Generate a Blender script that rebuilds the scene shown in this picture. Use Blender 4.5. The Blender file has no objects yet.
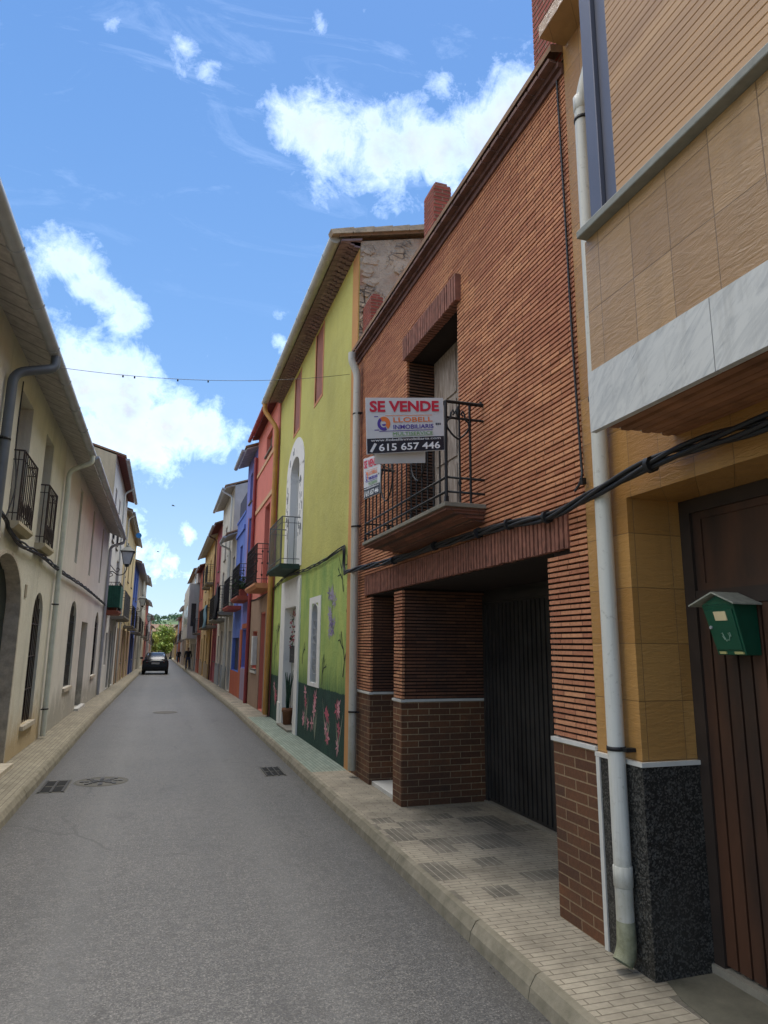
import bpy, bmesh, math, random
from mathutils import Vector, Matrix
R = math.radians
rnd = random.Random(7)
sc = bpy.context.scene
col = sc.collection

# ------------------------------------------------------------------ helpers
def lin(c):
    c /= 255.0
    return c/12.92 if c <= 0.04045 else ((c+0.055)/1.055)**2.4
def S(r, g, b): return (lin(r), lin(g), lin(b), 1)
def gz(y):                      # the street falls away gently beyond the green house
    return 0.0 if y < 18 else -0.0115*(y-18)
PV = 0.12                       # pavement height above the road

class MB:
    def __init__(s): s.v = []; s.f = []; s.mi = []; s.sm = []; s.cur = 0
    def add(s, vs, fs, smooth=False):
        n = len(s.v); s.v += [tuple(v) for v in vs]
        for f in fs: s.f.append([i+n for i in f]); s.mi.append(s.cur); s.sm.append(smooth)
    def quad(s, a, b, c, d): s.add([a, b, c, d], [(0, 1, 2, 3)])
    def poly(s, pts): s.add(pts, [tuple(range(len(pts)))])
    def box(s, x0, x1, y0, y1, z0, z1):
        s.add([(x, y, z) for x in (x0, x1) for y in (y0, y1) for z in (z0, z1)],
              [(0, 1, 3, 2), (4, 6, 7, 5), (0, 4, 5, 1), (2, 3, 7, 6), (0, 2, 6, 4), (1, 5, 7, 3)])
    def hexa(s, b, t):          # bottom 4, top 4
        s.add(list(b)+list(t), [(3, 2, 1, 0), (4, 5, 6, 7), (0, 1, 5, 4), (1, 2, 6, 5), (2, 3, 7, 6), (3, 0, 4, 7)])
    def prism_y(s, prof, y0, y1):      # prof: list of (x,z)
        n = len(prof)
        s.add([(x, y0, z) for x, z in prof]+[(x, y1, z) for x, z in prof],
              [tuple(range(n))[::-1], tuple(range(n, 2*n))]+[(i, (i+1) % n, n+(i+1) % n, n+i) for i in range(n)])
    def prism_x(s, prof, x0, x1):      # prof: list of (y,z)
        n = len(prof)
        s.add([(x0, y, z) for y, z in prof]+[(x1, y, z) for y, z in prof],
              [tuple(range(n)), tuple(range(n, 2*n))[::-1]]+[(i, (i+1) % n, n+(i+1) % n, n+i) for i in range(n)])
    def prism_z(s, prof, z0, z1):
        n = len(prof)
        s.add([(x, y, z0) for x, y in prof]+[(x, y, z1) for x, y in prof],
              [tuple(range(n))[::-1], tuple(range(n, 2*n))]+[(i, (i+1) % n, n+(i+1) % n, n+i) for i in range(n)])
    def tube(s, pts, r, n=8, cap=True):
        pts = [Vector(p) for p in pts]; rs = r if isinstance(r, (list, tuple)) else [r]*len(pts)
        rings = []
        up = Vector((0, 0, 1)); prev = None
        for i, p in enumerate(pts):
            d = (pts[min(i+1, len(pts)-1)]-pts[max(i-1, 0)]).normalized()
            if prev is None:
                a = up if abs(d.z) < .9 else Vector((1, 0, 0))
                u = d.cross(a).normalized()
            else:
                u = (prev-d*prev.dot(d)).normalized()
            prev = u; w = d.cross(u)
            rings.append([p+(u*math.cos(2*math.pi*k/n)+w*math.sin(2*math.pi*k/n))*rs[i] for k in range(n)])
        vs = [v for rg in rings for v in rg]
        fs = [(i*n+k, i*n+(k+1) % n, (i+1)*n+(k+1) % n, (i+1)*n+k) for i in range(len(pts)-1) for k in range(n)]
        s.add(vs, fs, True)
        if cap:
            s.add(rings[0], [tuple(range(n))[::-1]]); s.add(rings[-1], [tuple(range(n))])
    def lathe(s, c, prof, n=14, smooth=True):   # prof (r,z) about vertical axis through c
        vs = [(c[0]+r*math.cos(2*math.pi*k/n), c[1]+r*math.sin(2*math.pi*k/n), c[2]+z) for r, z in prof for k in range(n)]
        m = len(prof)
        s.add(vs, [(i*n+k, i*n+(k+1) % n, (i+1)*n+(k+1) % n, (i+1)*n+k) for i in range(m-1) for k in range(n)], smooth)

def obj(name, mb, mat, parent=None, wo=(0, 0, 0), bevel=0):
    """link one mesh; vertices are given in world space, wo is the thing's origin"""
    me = bpy.data.meshes.new(name)
    me.from_pydata([(v[0]-wo[0], v[1]-wo[1], v[2]-wo[2]) for v in mb.v], [], mb.f)
    mats = mat if isinstance(mat, (list, tuple)) else [mat]
    for m in mats: me.materials.append(m)
    me.polygons.foreach_set('material_index', mb.mi)
    me.polygons.foreach_set('use_smooth', mb.sm)
    me.update()
    o = bpy.data.objects.new(name, me); col.objects.link(o)
    if parent: o.parent = parent
    else: o.location = wo
    if bevel:
        b = o.modifiers.new('bevel', 'BEVEL'); b.width = bevel; b.segments = 2; b.limit_method = 'ANGLE'
    return o
def tag(o, label=None, cat=None, group=None, kind=None):
    if label: o['label'] = label
    if cat: o['category'] = cat
    if group: o['group'] = group
    if kind: o['kind'] = kind
    return o
class Thing:
    def __init__(s, name, loc, label, cat, group=None):
        o = bpy.data.objects.new(name, None); col.objects.link(o); o.location = loc
        o.empty_display_size = .2
        tag(o, label, cat, group); s.o = o; s.wo = tuple(loc)
    def part(s, name, mb, mat, parent=None, label=None, bevel=0):
        o = obj(name, mb, mat, parent or s.o, s.wo, bevel)
        if label: o['label'] = label
        return o
def islands(mb):
    par = list(range(len(mb.v)))
    def fd(i):
        while par[i] != i: par[i] = par[par[i]]; i = par[i]
        return i
    for f in mb.f:
        for i in f[1:]: par[fd(i)] = fd(f[0])
    out = {}
    for k, f in enumerate(mb.f): out.setdefault(fd(f[0]), []).append(k)
    res = []
    for ks in out.values():
        m = MB(); mp = {}
        for k in ks:
            f = []
            for i in mb.f[k]:
                if i not in mp: mp[i] = len(m.v); m.v.append(mb.v[i])
                f.append(mp[i])
            m.f.append(f); m.mi.append(mb.mi[k]); m.sm.append(mb.sm[k])
        res.append(m)
    return res
def pieces(T, name, mb, mat, parent=None):
    for m in islands(mb): o = T.part(name, m, mat, parent)
    return o
def solo(name, mb, mat, loc, label, cat, group=None, bevel=0):
    return tag(obj(name, mb, mat, None, loc, bevel), label, cat, group)
def struct(name, mb, mat):
    return tag(obj(name, mb, mat), kind='structure')
def copy_tree(o, parent=None):
    c = o.copy(); col.objects.link(c)
    if parent: c.parent = parent
    for ch in list(o.children): copy_tree(ch, c)
    return c

# ------------------------------------------------------------------ materials
def newmat(name):
    m = bpy.data.materials.new(name); m.use_nodes = True
    nt = m.node_tree; return m, nt, nt.nodes['Principled BSDF']
def N(nt, t, **kw):
    n = nt.nodes.new(t)
    for k, v in kw.items():
        if k.startswith('i_'): n.inputs[k[2:].replace('_', ' ')].default_value = v
        else: setattr(n, k, v)
    return n
def L(nt, a, b): nt.links.new(a, b)
def pos(nt): return nt.nodes.new('ShaderNodeNewGeometry').outputs['Position']
def objc(nt): return nt.nodes.new('ShaderNodeTexCoord').outputs['Object']
def noise(nt, vec, scale, detail=4, rough=.55, dist=0):
    n = N(nt, 'ShaderNodeTexNoise'); n.inputs['Scale'].default_value = scale
    n.inputs['Detail'].default_value = detail; n.inputs['Roughness'].default_value = rough
    n.inputs['Distortion'].default_value = dist
    if vec is not None: L(nt, vec, n.inputs['Vector'])
    return n.outputs['Fac']
def mapr(nt, val, a, b, c=0, d=1):
    n = N(nt, 'ShaderNodeMapRange'); n.inputs[1].default_value = a; n.inputs[2].default_value = b
    n.inputs[3].default_value = c; n.inputs[4].default_value = d
    L(nt, val, n.inputs[0]); return n.outputs[0]
def mix(nt, fac, a, b, mode='MIX'):
    n = N(nt, 'ShaderNodeMix', data_type='RGBA', blend_type=mode)
    if isinstance(fac, (int, float)): n.inputs[0].default_value = fac
    else: L(nt, fac, n.inputs[0])
    for s, v in ((6, a), (7, b)):
        if isinstance(v, tuple): n.inputs[s].default_value = v
        else: L(nt, v, n.inputs[s])
    return n.outputs[2]
def mth(nt, op, a, b=None, clamp=False):
    n = N(nt, 'ShaderNodeMath', operation=op, use_clamp=clamp)
    for i, v in enumerate((a, b)):
        if v is None: continue
        if isinstance(v, (int, float)): n.inputs[i].default_value = v
        else: L(nt, v, n.inputs[i])
    return n.outputs[0]
def bump(nt, b, h, strength=.4, dist=.01):
    n = N(nt, 'ShaderNodeBump'); n.inputs['Strength'].default_value = strength; n.inputs['Distance'].default_value = dist
    L(nt, h, n.inputs['Height']); L(nt, n.outputs[0], b.inputs['Normal']); return n
def mapping(nt, vec, scale=(1, 1, 1), loc=(0, 0, 0), rot=(0, 0, 0)):
    n = N(nt, 'ShaderNodeMapping'); L(nt, vec, n.inputs[0])
    n.inputs['Scale'].default_value = scale; n.inputs['Location'].default_value = loc; n.inputs['Rotation'].default_value = rot
    return n.outputs[0]
def comb(nt, x, y, z=0.0):
    n = N(nt, 'ShaderNodeCombineXYZ')
    for i, v in enumerate((x, y, z)):
        if isinstance(v, (int, float)): n.inputs[i].default_value = v
        else: L(nt, v, n.inputs[i])
    return n.outputs[0]
def sep(nt, vec):
    n = N(nt, 'ShaderNodeSeparateXYZ'); L(nt, vec, n.inputs[0]); return n.outputs
def dark(c, k): return (c[0]*k, c[1]*k, c[2]*k, 1)

def plain(name, c, rough=.6, metal=0, var=.12, scale=6, coord='obj'):
    m, nt, b = newmat(name); v = objc(nt) if coord == 'obj' else pos(nt)
    f = mapr(nt, noise(nt, v, scale, 5), .3, .7)
    L(nt, mix(nt, f, dark(c, 1-var), dark(c, 1+var)), b.inputs['Base Color'])
    b.inputs['Roughness'].default_value = rough; b.inputs['Metallic'].default_value = metal
    return m
def plaster(name, c, c2=None, stain=.35, bumpy=.25, dado=None):
    """painted render: blotches, rain streaks and patches with a shape of their own"""
    m, nt, b = newmat(name); p = pos(nt)
    f1 = mapr(nt, noise(nt, p, .9, 6, .6), .35, .7)
    base = mix(nt, f1, c, c2 or dark(c, .78))
    st = noise(nt, mapping(nt, p, (5, 5, .35)), 1.3, 5, .6)
    base = mix(nt, mapr(nt, st, .52, .78, 0, stain), base, dark(c, .5))
    sp = noise(nt, p, 9, 8, .7)
    base = mix(nt, mapr(nt, sp, .4, .75, 0, .35), base, dark(c, .72))
    if dado:     # irregular tide mark of damp and splash at the foot of the wall
        z = sep(nt, p)[2]; h = mth(nt, 'ADD', z, mth(nt, 'MULTIPLY', noise(nt, mapping(nt, p, (1, 1, .4)), 1.6, 6, .65), -1.5))
        base = mix(nt, mapr(nt, h, -.35, .1, .75, 0), base, dado)
        sp2 = noise(nt, p, 2.2, 9, .75, .8)
        base = mix(nt, mapr(nt, sp2, .56, .61, 0, .45), base, mix(nt, .5, c, S(214, 208, 194)))
    L(nt, base, b.inputs['Base Color']); b.inputs['Roughness'].default_value = .92
    bump(nt, b, mth(nt, 'ADD', noise(nt, p, 22, 8, .7), mth(nt, 'MULTIPLY', noise(nt, p, 3, 4), 1.5)), bumpy, .025)
    return m
def brickmat(name, ca, cb, mortar, w, h, msize, off=.5, z0=0, bumps=.5, rough=.85, patch=None, axis='wall', dirt=None):
    m, nt, b = newmat(name); p = pos(nt); x, y, z = sep(nt, p)
    if axis == 'wall': v = comb(nt, mth(nt, 'SUBTRACT', y, x), mth(nt, 'SUBTRACT', z, z0))
    elif axis == 'flat': v = comb(nt, x, y)
    else: v = comb(nt, y, x)
    br = N(nt, 'ShaderNodeTexBrick', offset=off); L(nt, v, br.inputs['Vector'])
    br.inputs['Scale'].default_value = 1; br.inputs['Brick Width'].default_value = w; br.inputs['Row Height'].default_value = h
    br.inputs['Mortar Size'].default_value = msize; br.inputs['Mortar Smooth'].default_value = .15
    br.inputs['Color1'].default_value = ca; br.inputs['Color2'].default_value = cb; br.inputs['Mortar'].default_value = mortar
    c = br.outputs['Color']
    big = mapr(nt, noise(nt, p, .8, 4), .38, .66)
    if patch: c = mix(nt, mth(nt, 'MULTIPLY', big, .6), c, patch)
    fine = mapr(nt, noise(nt, p, 38, 6, .7), .3, .75, .72, 1.15)
    c = mix(nt, 1.0, c, comb(nt, fine, fine, fine), 'MULTIPLY')
    if dirt:
        d = mapr(nt, noise(nt, p, 2.3, 6, .65), .45, .72, 0, dirt)
        c = mix(nt, d, c, S(52, 50, 46))
    L(nt, c, b.inputs['Base Color']); b.inputs['Roughness'].default_value = rough
    h1 = mth(nt, 'SUBTRACT', mth(nt, 'MULTIPLY', noise(nt, p, 45, 6, .7), .35), mth(nt, 'MULTIPLY', br.outputs['Fac'], 1.0))
    bump(nt, b, h1, bumps, .012)
    return m
def ribmat(name, c, axis, pitch, rough=.6, depth=.6, v2=.8):
    m, nt, b = newmat(name); p = pos(nt); s = sep(nt, p)[axis]
    w = mth(nt, 'PINGPONG', s, pitch/2)
    g = mapr(nt, w, 0, pitch*.14)
    f = mapr(nt, noise(nt, mapping(nt, p, (1, 1, 1)), 3, 5), .35, .7)
    c1 = mix(nt, f, c, dark(c, v2))
    L(nt, mix(nt, g, dark(c, .35), c1), b.inputs['Base Color']); b.inputs['Roughness'].default_value = rough
    bump(nt, b, g, depth, .012); return m

M = {}
def pvcmat(name, c, dirt):
    m, nt, b = newmat(name); p = pos(nt)
    st = noise(nt, mapping(nt, p, (22, 22, .9)), 1.0, 7, .7)
    cc = mix(nt, mapr(nt, st, .5, .78, 0, dirt), c, S(120, 114, 96))
    cc = mix(nt, mapr(nt, noise(nt, p, 26, 6, .7), .58, .72, 0, dirt), cc, S(110, 104, 90))
    cc = mix(nt, mapr(nt, mth(nt, 'ADD', sep(nt, p)[2], mth(nt, 'MULTIPLY', noise(nt, p, 9, 5), -.8)), -.1, .4, .55, 0), cc, S(132, 126, 100))
    L(nt, cc, b.inputs['Base Color']); b.inputs['Roughness'].default_value = .45; return m
M['pvc'] = pvcmat('white pvc pipe', S(200, 199, 190), .45)
M['pvc_old'] = pvcmat('aged pipe', S(186, 182, 168), .6)
M['zinc'] = plain('zinc', S(164, 168, 172), .45, .25, .15, 4)
M['iron'] = plain('wrought iron', S(34, 33, 34), .55, .3, .2, 12)
M['rust_iron'] = plain('rusty iron', S(54, 43, 40), .7, .2, .3, 14)
M['grey_iron'] = plain('grey iron', S(95, 97, 96), .6, .2, .15)
M['cable'] = plain('black cable', S(26, 27, 30), .55, 0, .2, 20)
M['glass_dark'] = plain('dark window glass', S(38, 44, 50), .12, 0, .2, 2)
M['glass_sky'] = plain('car glass', S(24, 30, 36), .06, 0, .1, 2)
M['hole'] = plain('unlit interior', S(24, 22, 21), .9)
M['wood_dark'] = ribmat('dark wood boards', S(58, 38, 26), 1, .11, .6)
M['wood_brown'] = plain('brown wood', S(104, 70, 44), .65, 0, .25, 5)
M['white_wood'] = plain('white painted wood', S(198, 198, 194), .6, 0, .08, 4)
M['marble'] = None
def marble(name, base=S(198, 197, 192), vein=S(122, 126, 130)):
    m, nt, b = newmat(name); p = pos(nt)
    q = mapping(nt, p, (1, 1, 1), rot=(R(38), 0, 0))
    n1 = noise(nt, mapping(nt, q, (9, 3.2, 14)), 1.0, 9, .68, 1.6)
    v = mapr(nt, n1, .46, .72)
    n2 = mapr(nt, noise(nt, mapping(nt, q, (9, 4, 20)), 1.5, 8, .7, 1.0), .58, .7, 0, .7)
    c = mix(nt, v, base, mix(nt, .5, base, vein)); c = mix(nt, n2, c, vein)
    c = mix(nt, mapr(nt, noise(nt, mapping(nt, p, (7, 7, .8)), 1.2, 6, .7), .52, .75, 0, .45), c, S(128, 122, 110))
    L(nt, c, b.inputs['Base Color']); b.inputs['Roughness'].default_value = .45
    return m
M['marble'] = marble('veined white marble')
M['marble_trim'] = plain('white marble trim', S(200, 198, 190), .5, 0, .08, 8)
def granite():
    m, nt, b = newmat('black granite'); p = pos(nt)
    vo = N(nt, 'ShaderNodeTexVoronoi'); vo.inputs['Scale'].default_value = 120; L(nt, p, vo.inputs['Vector'])
    s = sep(nt, vo.outputs['Color'])[0]
    c = mix(nt, mapr(nt, s, .45, 1.0), S(24, 23, 21), S(92, 90, 84))
    c = mix(nt, mapr(nt, noise(nt, p, 1.6, 4), .5, .75, 0, .35), c, S(70, 68, 62))
    L(nt, c, b.inputs['Base Color']); b.inputs['Roughness'].default_value = .5
    bump(nt, b, s, .35, .006); return m
M['granite'] = granite()
def facing_tile(name, c, c2, w, h, z0, y0):
    m, nt, b = newmat(name); p = pos(nt); x, y, z = sep(nt, p)
    v = comb(nt, mth(nt, 'SUBTRACT', mth(nt, 'SUBTRACT', y, x), y0), mth(nt, 'SUBTRACT', z, z0))
    br = N(nt, 'ShaderNodeTexBrick', offset=0); L(nt, v, br.inputs['Vector'])
    br.inputs['Scale'].default_value = 1; br.inputs['Brick Width'].default_value = w; br.inputs['Row Height'].default_value = h
    br.inputs['Mortar Size'].default_value = .0028; br.inputs['Mortar Smooth'].default_value = .3
    br.inputs['Color1'].default_value = c; br.inputs['Color2'].default_value = c2; br.inputs['Mortar'].default_value = dark(c, .45)
    rip = noise(nt, mapping(nt, p, (3, 3, 14), rot=(R(18), 0, 0)), 3.2, 6, .6, .8)
    colr = mix(nt, mapr(nt, rip, .35, .75, 0, .28), br.outputs['Color'], dark(c, .62))
    L(nt, colr, b.inputs['Base Color']); b.inputs['Roughness'].default_value = .36
    gm2 = noise(nt, mapping(nt, p, (4, 4, .5)), 1.4, 7, .7)
    colr = mix(nt, mapr(nt, gm2, .52, .75, 0, .4), colr, dark(c, .5)); L(nt, colr, b.inputs['Base Color'])
    hh = mth(nt, 'SUBTRACT', rip, mth(nt, 'MULTIPLY', br.outputs['Fac'], 1.2))
    bump(nt, b, hh, .55, .014); return m
M['tile_low'] = facing_tile('ochre facing tile', S(180, 136, 78), S(160, 116, 62), .245, .305, 1.16, .65)
M['tile_high'] = facing_tile('buff facing tile', S(174, 140, 98), S(158, 125, 86), .245, .33, 3.10, .65)
M['slate_sill'] = plain('grey stone sill', S(128, 128, 120), .7, 0, .12, 20)
M['shutter'] = None
def shuttermat():
    m, nt, b = newmat('beige roller shutter'); p = pos(nt); z = sep(nt, p)[2]
    band = noise(nt, mapping(nt, p, (.15, .15, 7)), 1.0, 4)
    c = mix(nt, mapr(nt, band, .35, .7), S(188, 148, 104), S(160, 122, 84))
    fine = mapr(nt, noise(nt, mapping(nt, p, (40, 3, 40)), 3, 3), .3, .7, 0, .2)
    L(nt, mix(nt, fine, c, S(120, 88, 58)), b.inputs['Base Color']); b.inputs['Roughness'].default_value = .5
    return m
M['shutter'] = shuttermat()
M['frame_grey'] = plain('grey aluminium', S(98, 98, 108), .4, .3, .06, 3)
RP = .036
M['rib'] = brickmat('ribbed red brick', S(212, 152, 110), S(172, 112, 80), S(74, 50, 40), .235, RP, .0035, .5, 1.19, .25, .85, S(170, 106, 80))
M['rib_side'] = brickmat('shaded passage brick', S(132, 86, 60), S(92, 58, 42), S(60, 42, 32), .235, RP, .0035, .5, 1.19, .25, .85, S(84, 56, 42), dirt=.5)  # darker copy of the rib brick: recess shade and grime put into its colour
M['mortar'] = plain('dark mortar', S(38, 27, 23), .95, 0, .2, 10, 'pos')
M['plinth'] = brickmat('brown plinth brick', S(126, 80, 48), S(92, 57, 35), S(172, 148, 112), .24, .0645, .0045, .5, .12, .6, .8, S(74, 50, 34), dirt=.35)
M['soldier'] = plain('soldier brick', S(132, 86, 70), .85, 0, .35, 14, 'pos')
M['chimney'] = brickmat('chimney brick', S(160, 74, 56), S(134, 60, 46), S(150, 122, 104), .2, .05, .006, .5, 0, .6)
M['garage'] = plain('black painted steel', S(50, 48, 46), .5, .1, .4, 3, 'pos')
def conc(name, c, scale=3, dirtc=S(86, 82, 72), amt=.6):
    m, nt, b = newmat(name); p = pos(nt)
    c1 = mix(nt, mapr(nt, noise(nt, p, scale, 7, .65), .35, .7, 0, amt), c, dirtc)
    c1 = mix(nt, mapr(nt, noise(nt, p, 40, 4), .4, .8, 0, .4), c1, dark(c, .6))
    L(nt, c1, b.inputs['Base Color']); b.inputs['Roughness'].default_value = .9
    bump(nt, b, noise(nt, p, 30, 6, .7), .4, .01); return m
M['concrete'] = conc('grey concrete', S(136, 130, 116))
M['kerb'] = conc('kerb stone', S(134, 126, 108), 7, S(84, 80, 62), .75)
M['soffit_dark'] = conc('slab underside', S(132, 92, 72), 2.5, S(96, 70, 56))
def rooftile(name='roof tile', a=S(150, 118, 90), b2=S(112, 86, 68)):
    m, nt, b = newmat(name); p = pos(nt)
    c = mix(nt, mapr(nt, noise(nt, p, 3, 6, .7), .35, .7), a, b2)
    c = mix(nt, mapr(nt, noise(nt, p, 14, 5, .7), .52, .7, 0, .7), c, S(98, 96, 82))
    L(nt, c, b.inputs['Base Color']); b.inputs['Roughness'].default_value = .95
    bump(nt, b, noise(nt, p, 12, 6), .5, .02); return m
M['rooftile'] = rooftile()
def boards(name, c, pitch, axis=1, c2=None):
    m, nt, b = newmat(name); p = pos(nt); s = sep(nt, p)
    w = mapr(nt, mth(nt, 'PINGPONG', s[axis], pitch/2), 0, pitch*.08)
    f = mapr(nt, noise(nt, mapping(nt, p, (6, 6, 6)), 1.2, 6, .7), .3, .7)
    cc = mix(nt, f, c, c2 or dark(c, .6))
    L(nt, mix(nt, w, dark(c, .4), cc), b.inputs['Base Color']); b.inputs['Roughness'].default_value = .9
    bump(nt, b, w, .6, .02); return m
M['soffit_grey'] = boards('grey eave boards', S(196, 192, 186), .33, 1, S(150, 146, 142))
M['soffit_brick'] = boards('eave brick rows', S(146, 126, 124), .16, 1, S(114, 94, 96))
M['soffit_red'] = boards('maroon eave', S(112, 58, 54), .3, 1)
def rubble():
    m, nt, b = newmat('rubble and patched render'); p = pos(nt)
    vo = N(nt, 'ShaderNodeTexVoronoi', feature='DISTANCE_TO_EDGE'); vo.inputs['Scale'].default_value = 5.5
    wv = mix(nt, .12, p, N(nt, 'ShaderNodeTexNoise').outputs['Color']); L(nt, mapping(nt, p, (1, 1, 1.7)), vo.inputs['Vector'])
    st = mapr(nt, vo.outputs['Distance'], 0, .08)
    big = mapr(nt, noise(nt, p, 1.7, 6, .6, .4), .40, .50)
    stone = mix(nt, mapr(nt, noise(nt, p, 6, 5), .35, .7), S(194, 168, 138), S(146, 124, 106))
    stone = mix(nt, st, S(84, 76, 68), stone)
    rend = mix(nt, mapr(nt, noise(nt, p, 3, 6, .7), .4, .7), S(190, 170, 148), S(156, 138, 120))
    rend = mix(nt, mapr(nt, noise(nt, p, .9, 3), .5, .6), rend, S(168, 126, 102))
    L(nt, mix(nt, big, stone, rend), b.inputs['Base Color']); b.inputs['Roughness'].default_value = .95
    h = mth(nt, 'ADD', mth(nt, 'MULTIPLY', st, mth(nt, 'SUBTRACT', 1.0, big)), noise(nt, p, 14, 8, .7))
    bump(nt, b, h, .9, .04); return m
M['rubble'] = rubble()

def asphalt():
    m, nt, b = newmat('asphalt'); p = pos(nt); x, y, z = sep(nt, p)
    c = mix(nt, mapr(nt, noise(nt, p, .7, 5, .6), .35, .7), S(87, 85, 83), S(76, 75, 74))
    sp = noise(nt, p, 85, 4, .8)
    c = mix(nt, mapr(nt, sp, .38, .5, .9, 0), c, S(38, 37, 36)); c = mix(nt, mapr(nt, sp, .55, .66, 0, .8), c, S(160, 156, 147))
    s2 = noise(nt, p, 34, 5, .8)
    c = mix(nt, mapr(nt, s2, .52, .64, 0, .6), c, S(50, 49, 48)); c = mix(nt, mapr(nt, s2, .48, .36, 0, .5), c, S(132, 129, 122))
    str_ = noise(nt, mapping(nt, p, (2.2, .12, 1)), 1.0, 4, .6)
    c = mix(nt, mapr(nt, str_, .5, .72, 0, .4), c, S(72, 72, 72))
    mo = noise(nt, p, 9, 7, .75)
    c = mix(nt, mapr(nt, mo, .36, .5, .6, 0), c, S(64, 63, 61)); c = mix(nt, mapr(nt, mo, .55, .7, 0, .3), c, S(116, 113, 107))
    oil = noise(nt, mapping(nt, p, (1, .45, 1)), 1.9, 5, .6)
    c = mix(nt, mapr(nt, oil, .60, .70, 0, .5), c, S(58, 57, 56))
    ln = mth(nt, 'ABSOLUTE', mth(nt, 'SUBTRACT', mth(nt, 'ABSOLUTE', mth(nt, 'SUBTRACT', x, .25)), .72))
    c = mix(nt, mapr(nt, mth(nt, 'ADD', ln, mth(nt, 'MULTIPLY', noise(nt, p, 1.2, 5), .3)), .05, .45, .3, 0), c, S(108, 107, 104))
    kd = mapr(nt, mth(nt, 'ADD', mth(nt, 'ABSOLUTE', mth(nt, 'SUBTRACT', x, .27)), mth(nt, 'MULTIPLY', noise(nt, p, 6, 6, .7), .3)), 1.55, 1.78)
    c = mix(nt, mth(nt, 'MULTIPLY', kd, .6), c, S(62, 58, 50))
    # worn pale wheel lanes and grit beside the kerbs
    crack = N(nt, 'ShaderNodeTexVoronoi', feature='DISTANCE_TO_EDGE'); crack.inputs['Scale'].default_value = .55
    wob = N(nt, 'ShaderNodeTexNoise'); wob.inputs['Scale'].default_value = 2.5; L(nt, p, wob.inputs['Vector'])
    L(nt, mix(nt, .18, p, wob.outputs['Color']), crack.inputs['Vector'])
    ck = mth(nt, 'MULTIPLY', mth(nt, 'LESS_THAN', crack.outputs['Distance'], .006), mapr(nt, noise(nt, p, .5, 3), .5, .56))
    c = mix(nt, mth(nt, 'MULTIPLY', ck, .35), c, S(44, 43, 41))
    L(nt, c, b.inputs['Base Color']); b.inputs['Roughness'].default_value = .62
    bump(nt, b, noise(nt, p, 70, 5, .75), .5, .008); return m
M['asphalt'] = asphalt()
def paving(name, a, b2, mort, w, h, axis, dirt, spots=False):
    m, nt, b = newmat(name); p = pos(nt); x, y, z = sep(nt, p)
    v = comb(nt, x, y) if axis == 'x' else comb(nt, y, x)
    br = N(nt, 'ShaderNodeTexBrick', offset=.5); L(nt, v, br.inputs['Vector'])
    br.inputs['Scale'].default_value = 1; br.inputs['Brick Width'].default_value = w; br.inputs['Row Height'].default_value = h
    br.inputs['Mortar Size'].default_value = .0045; br.inputs['Mortar Smooth'].default_value = .4
    br.inputs['Color1'].default_value = a; br.inputs['Color2'].default_value = b2; br.inputs['Mortar'].default_value = mort
    c = br.outputs['Color']
    if spots:   # odd replaced tiles, darker and laid the other way round, with pale joints along the street
        t = .2
        fx = mth(nt, 'FLOOR', mth(nt, 'DIVIDE', x, t)); fy = mth(nt, 'FLOOR', mth(nt, 'DIVIDE', y, t))
        wn = N(nt, 'ShaderNodeTexWhiteNoise'); L(nt, comb(nt, fx, fy), wn.inputs['Vector'])
        gar = mth(nt, 'MULTIPLY', mapr(nt, y, 4.2, 5.0), mapr(nt, y, 6.9, 6.3)); dens = mth(nt, 'ADD', mth(nt, 'MULTIPLY', gar, .27), .012)
        on = mth(nt, 'LESS_THAN', wn.outputs['Value'], dens)
        j2 = mth(nt, 'LESS_THAN', mth(nt, 'PINGPONG', x, .0286), .0035)
        tc = mix(nt, j2, mix(nt, mapr(nt, noise(nt, p, 4, 4), .35, .65), S(128, 120, 106), S(58, 56, 51)), S(170, 162, 144))
        c = mix(nt, mth(nt, 'MULTIPLY', on, .8), c, tc)
    c = mix(nt, mapr(nt, noise(nt, p, 2.2, 7, .7), .40, .70, 0, dirt), c, S(74, 68, 57))
    if spots:   # black grime trodden in at the garage corner and along the wall foot
        gx = mapr(nt, mth(nt, 'ADD', x, mth(nt, 'MULTIPLY', noise(nt, p, 5, 6, .7), .5)), 2.62, 2.95); gy_ = mapr(nt, y, 5.2, 6.8)
        c = mix(nt, mth(nt, 'MULTIPLY', mth(nt, 'MULTIPLY', gx, gy_), .25), c, S(44, 42, 38))
    c = mix(nt, mapr(nt, noise(nt, p, 55, 5, .7), .4, .75, 0, .35), c, dark(a, .5))
    L(nt, c, b.inputs['Base Color']); b.inputs['Roughness'].default_value = .9
    bump(nt, b, mth(nt, 'SUBTRACT', mth(nt, 'MULTIPLY', noise(nt, p, 40, 5), .4), br.outputs['Fac']), .5, .008); return m
M['pave_tan'] = paving('tan paving', S(168, 158, 138), S(158, 148, 129), S(116, 107, 90), .2, .05, 'x', .7, True)
M['pave_green'] = paving('greenish ribbed paving', S(146, 156, 140), S(128, 140, 126), S(70, 82, 74), .2, .05, 'y', .3)
M['pave_grey'] = paving('grey ribbed paving', S(150, 142, 122), S(132, 124, 106), S(88, 82, 70), .2, .06, 'y', .35)

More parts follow.
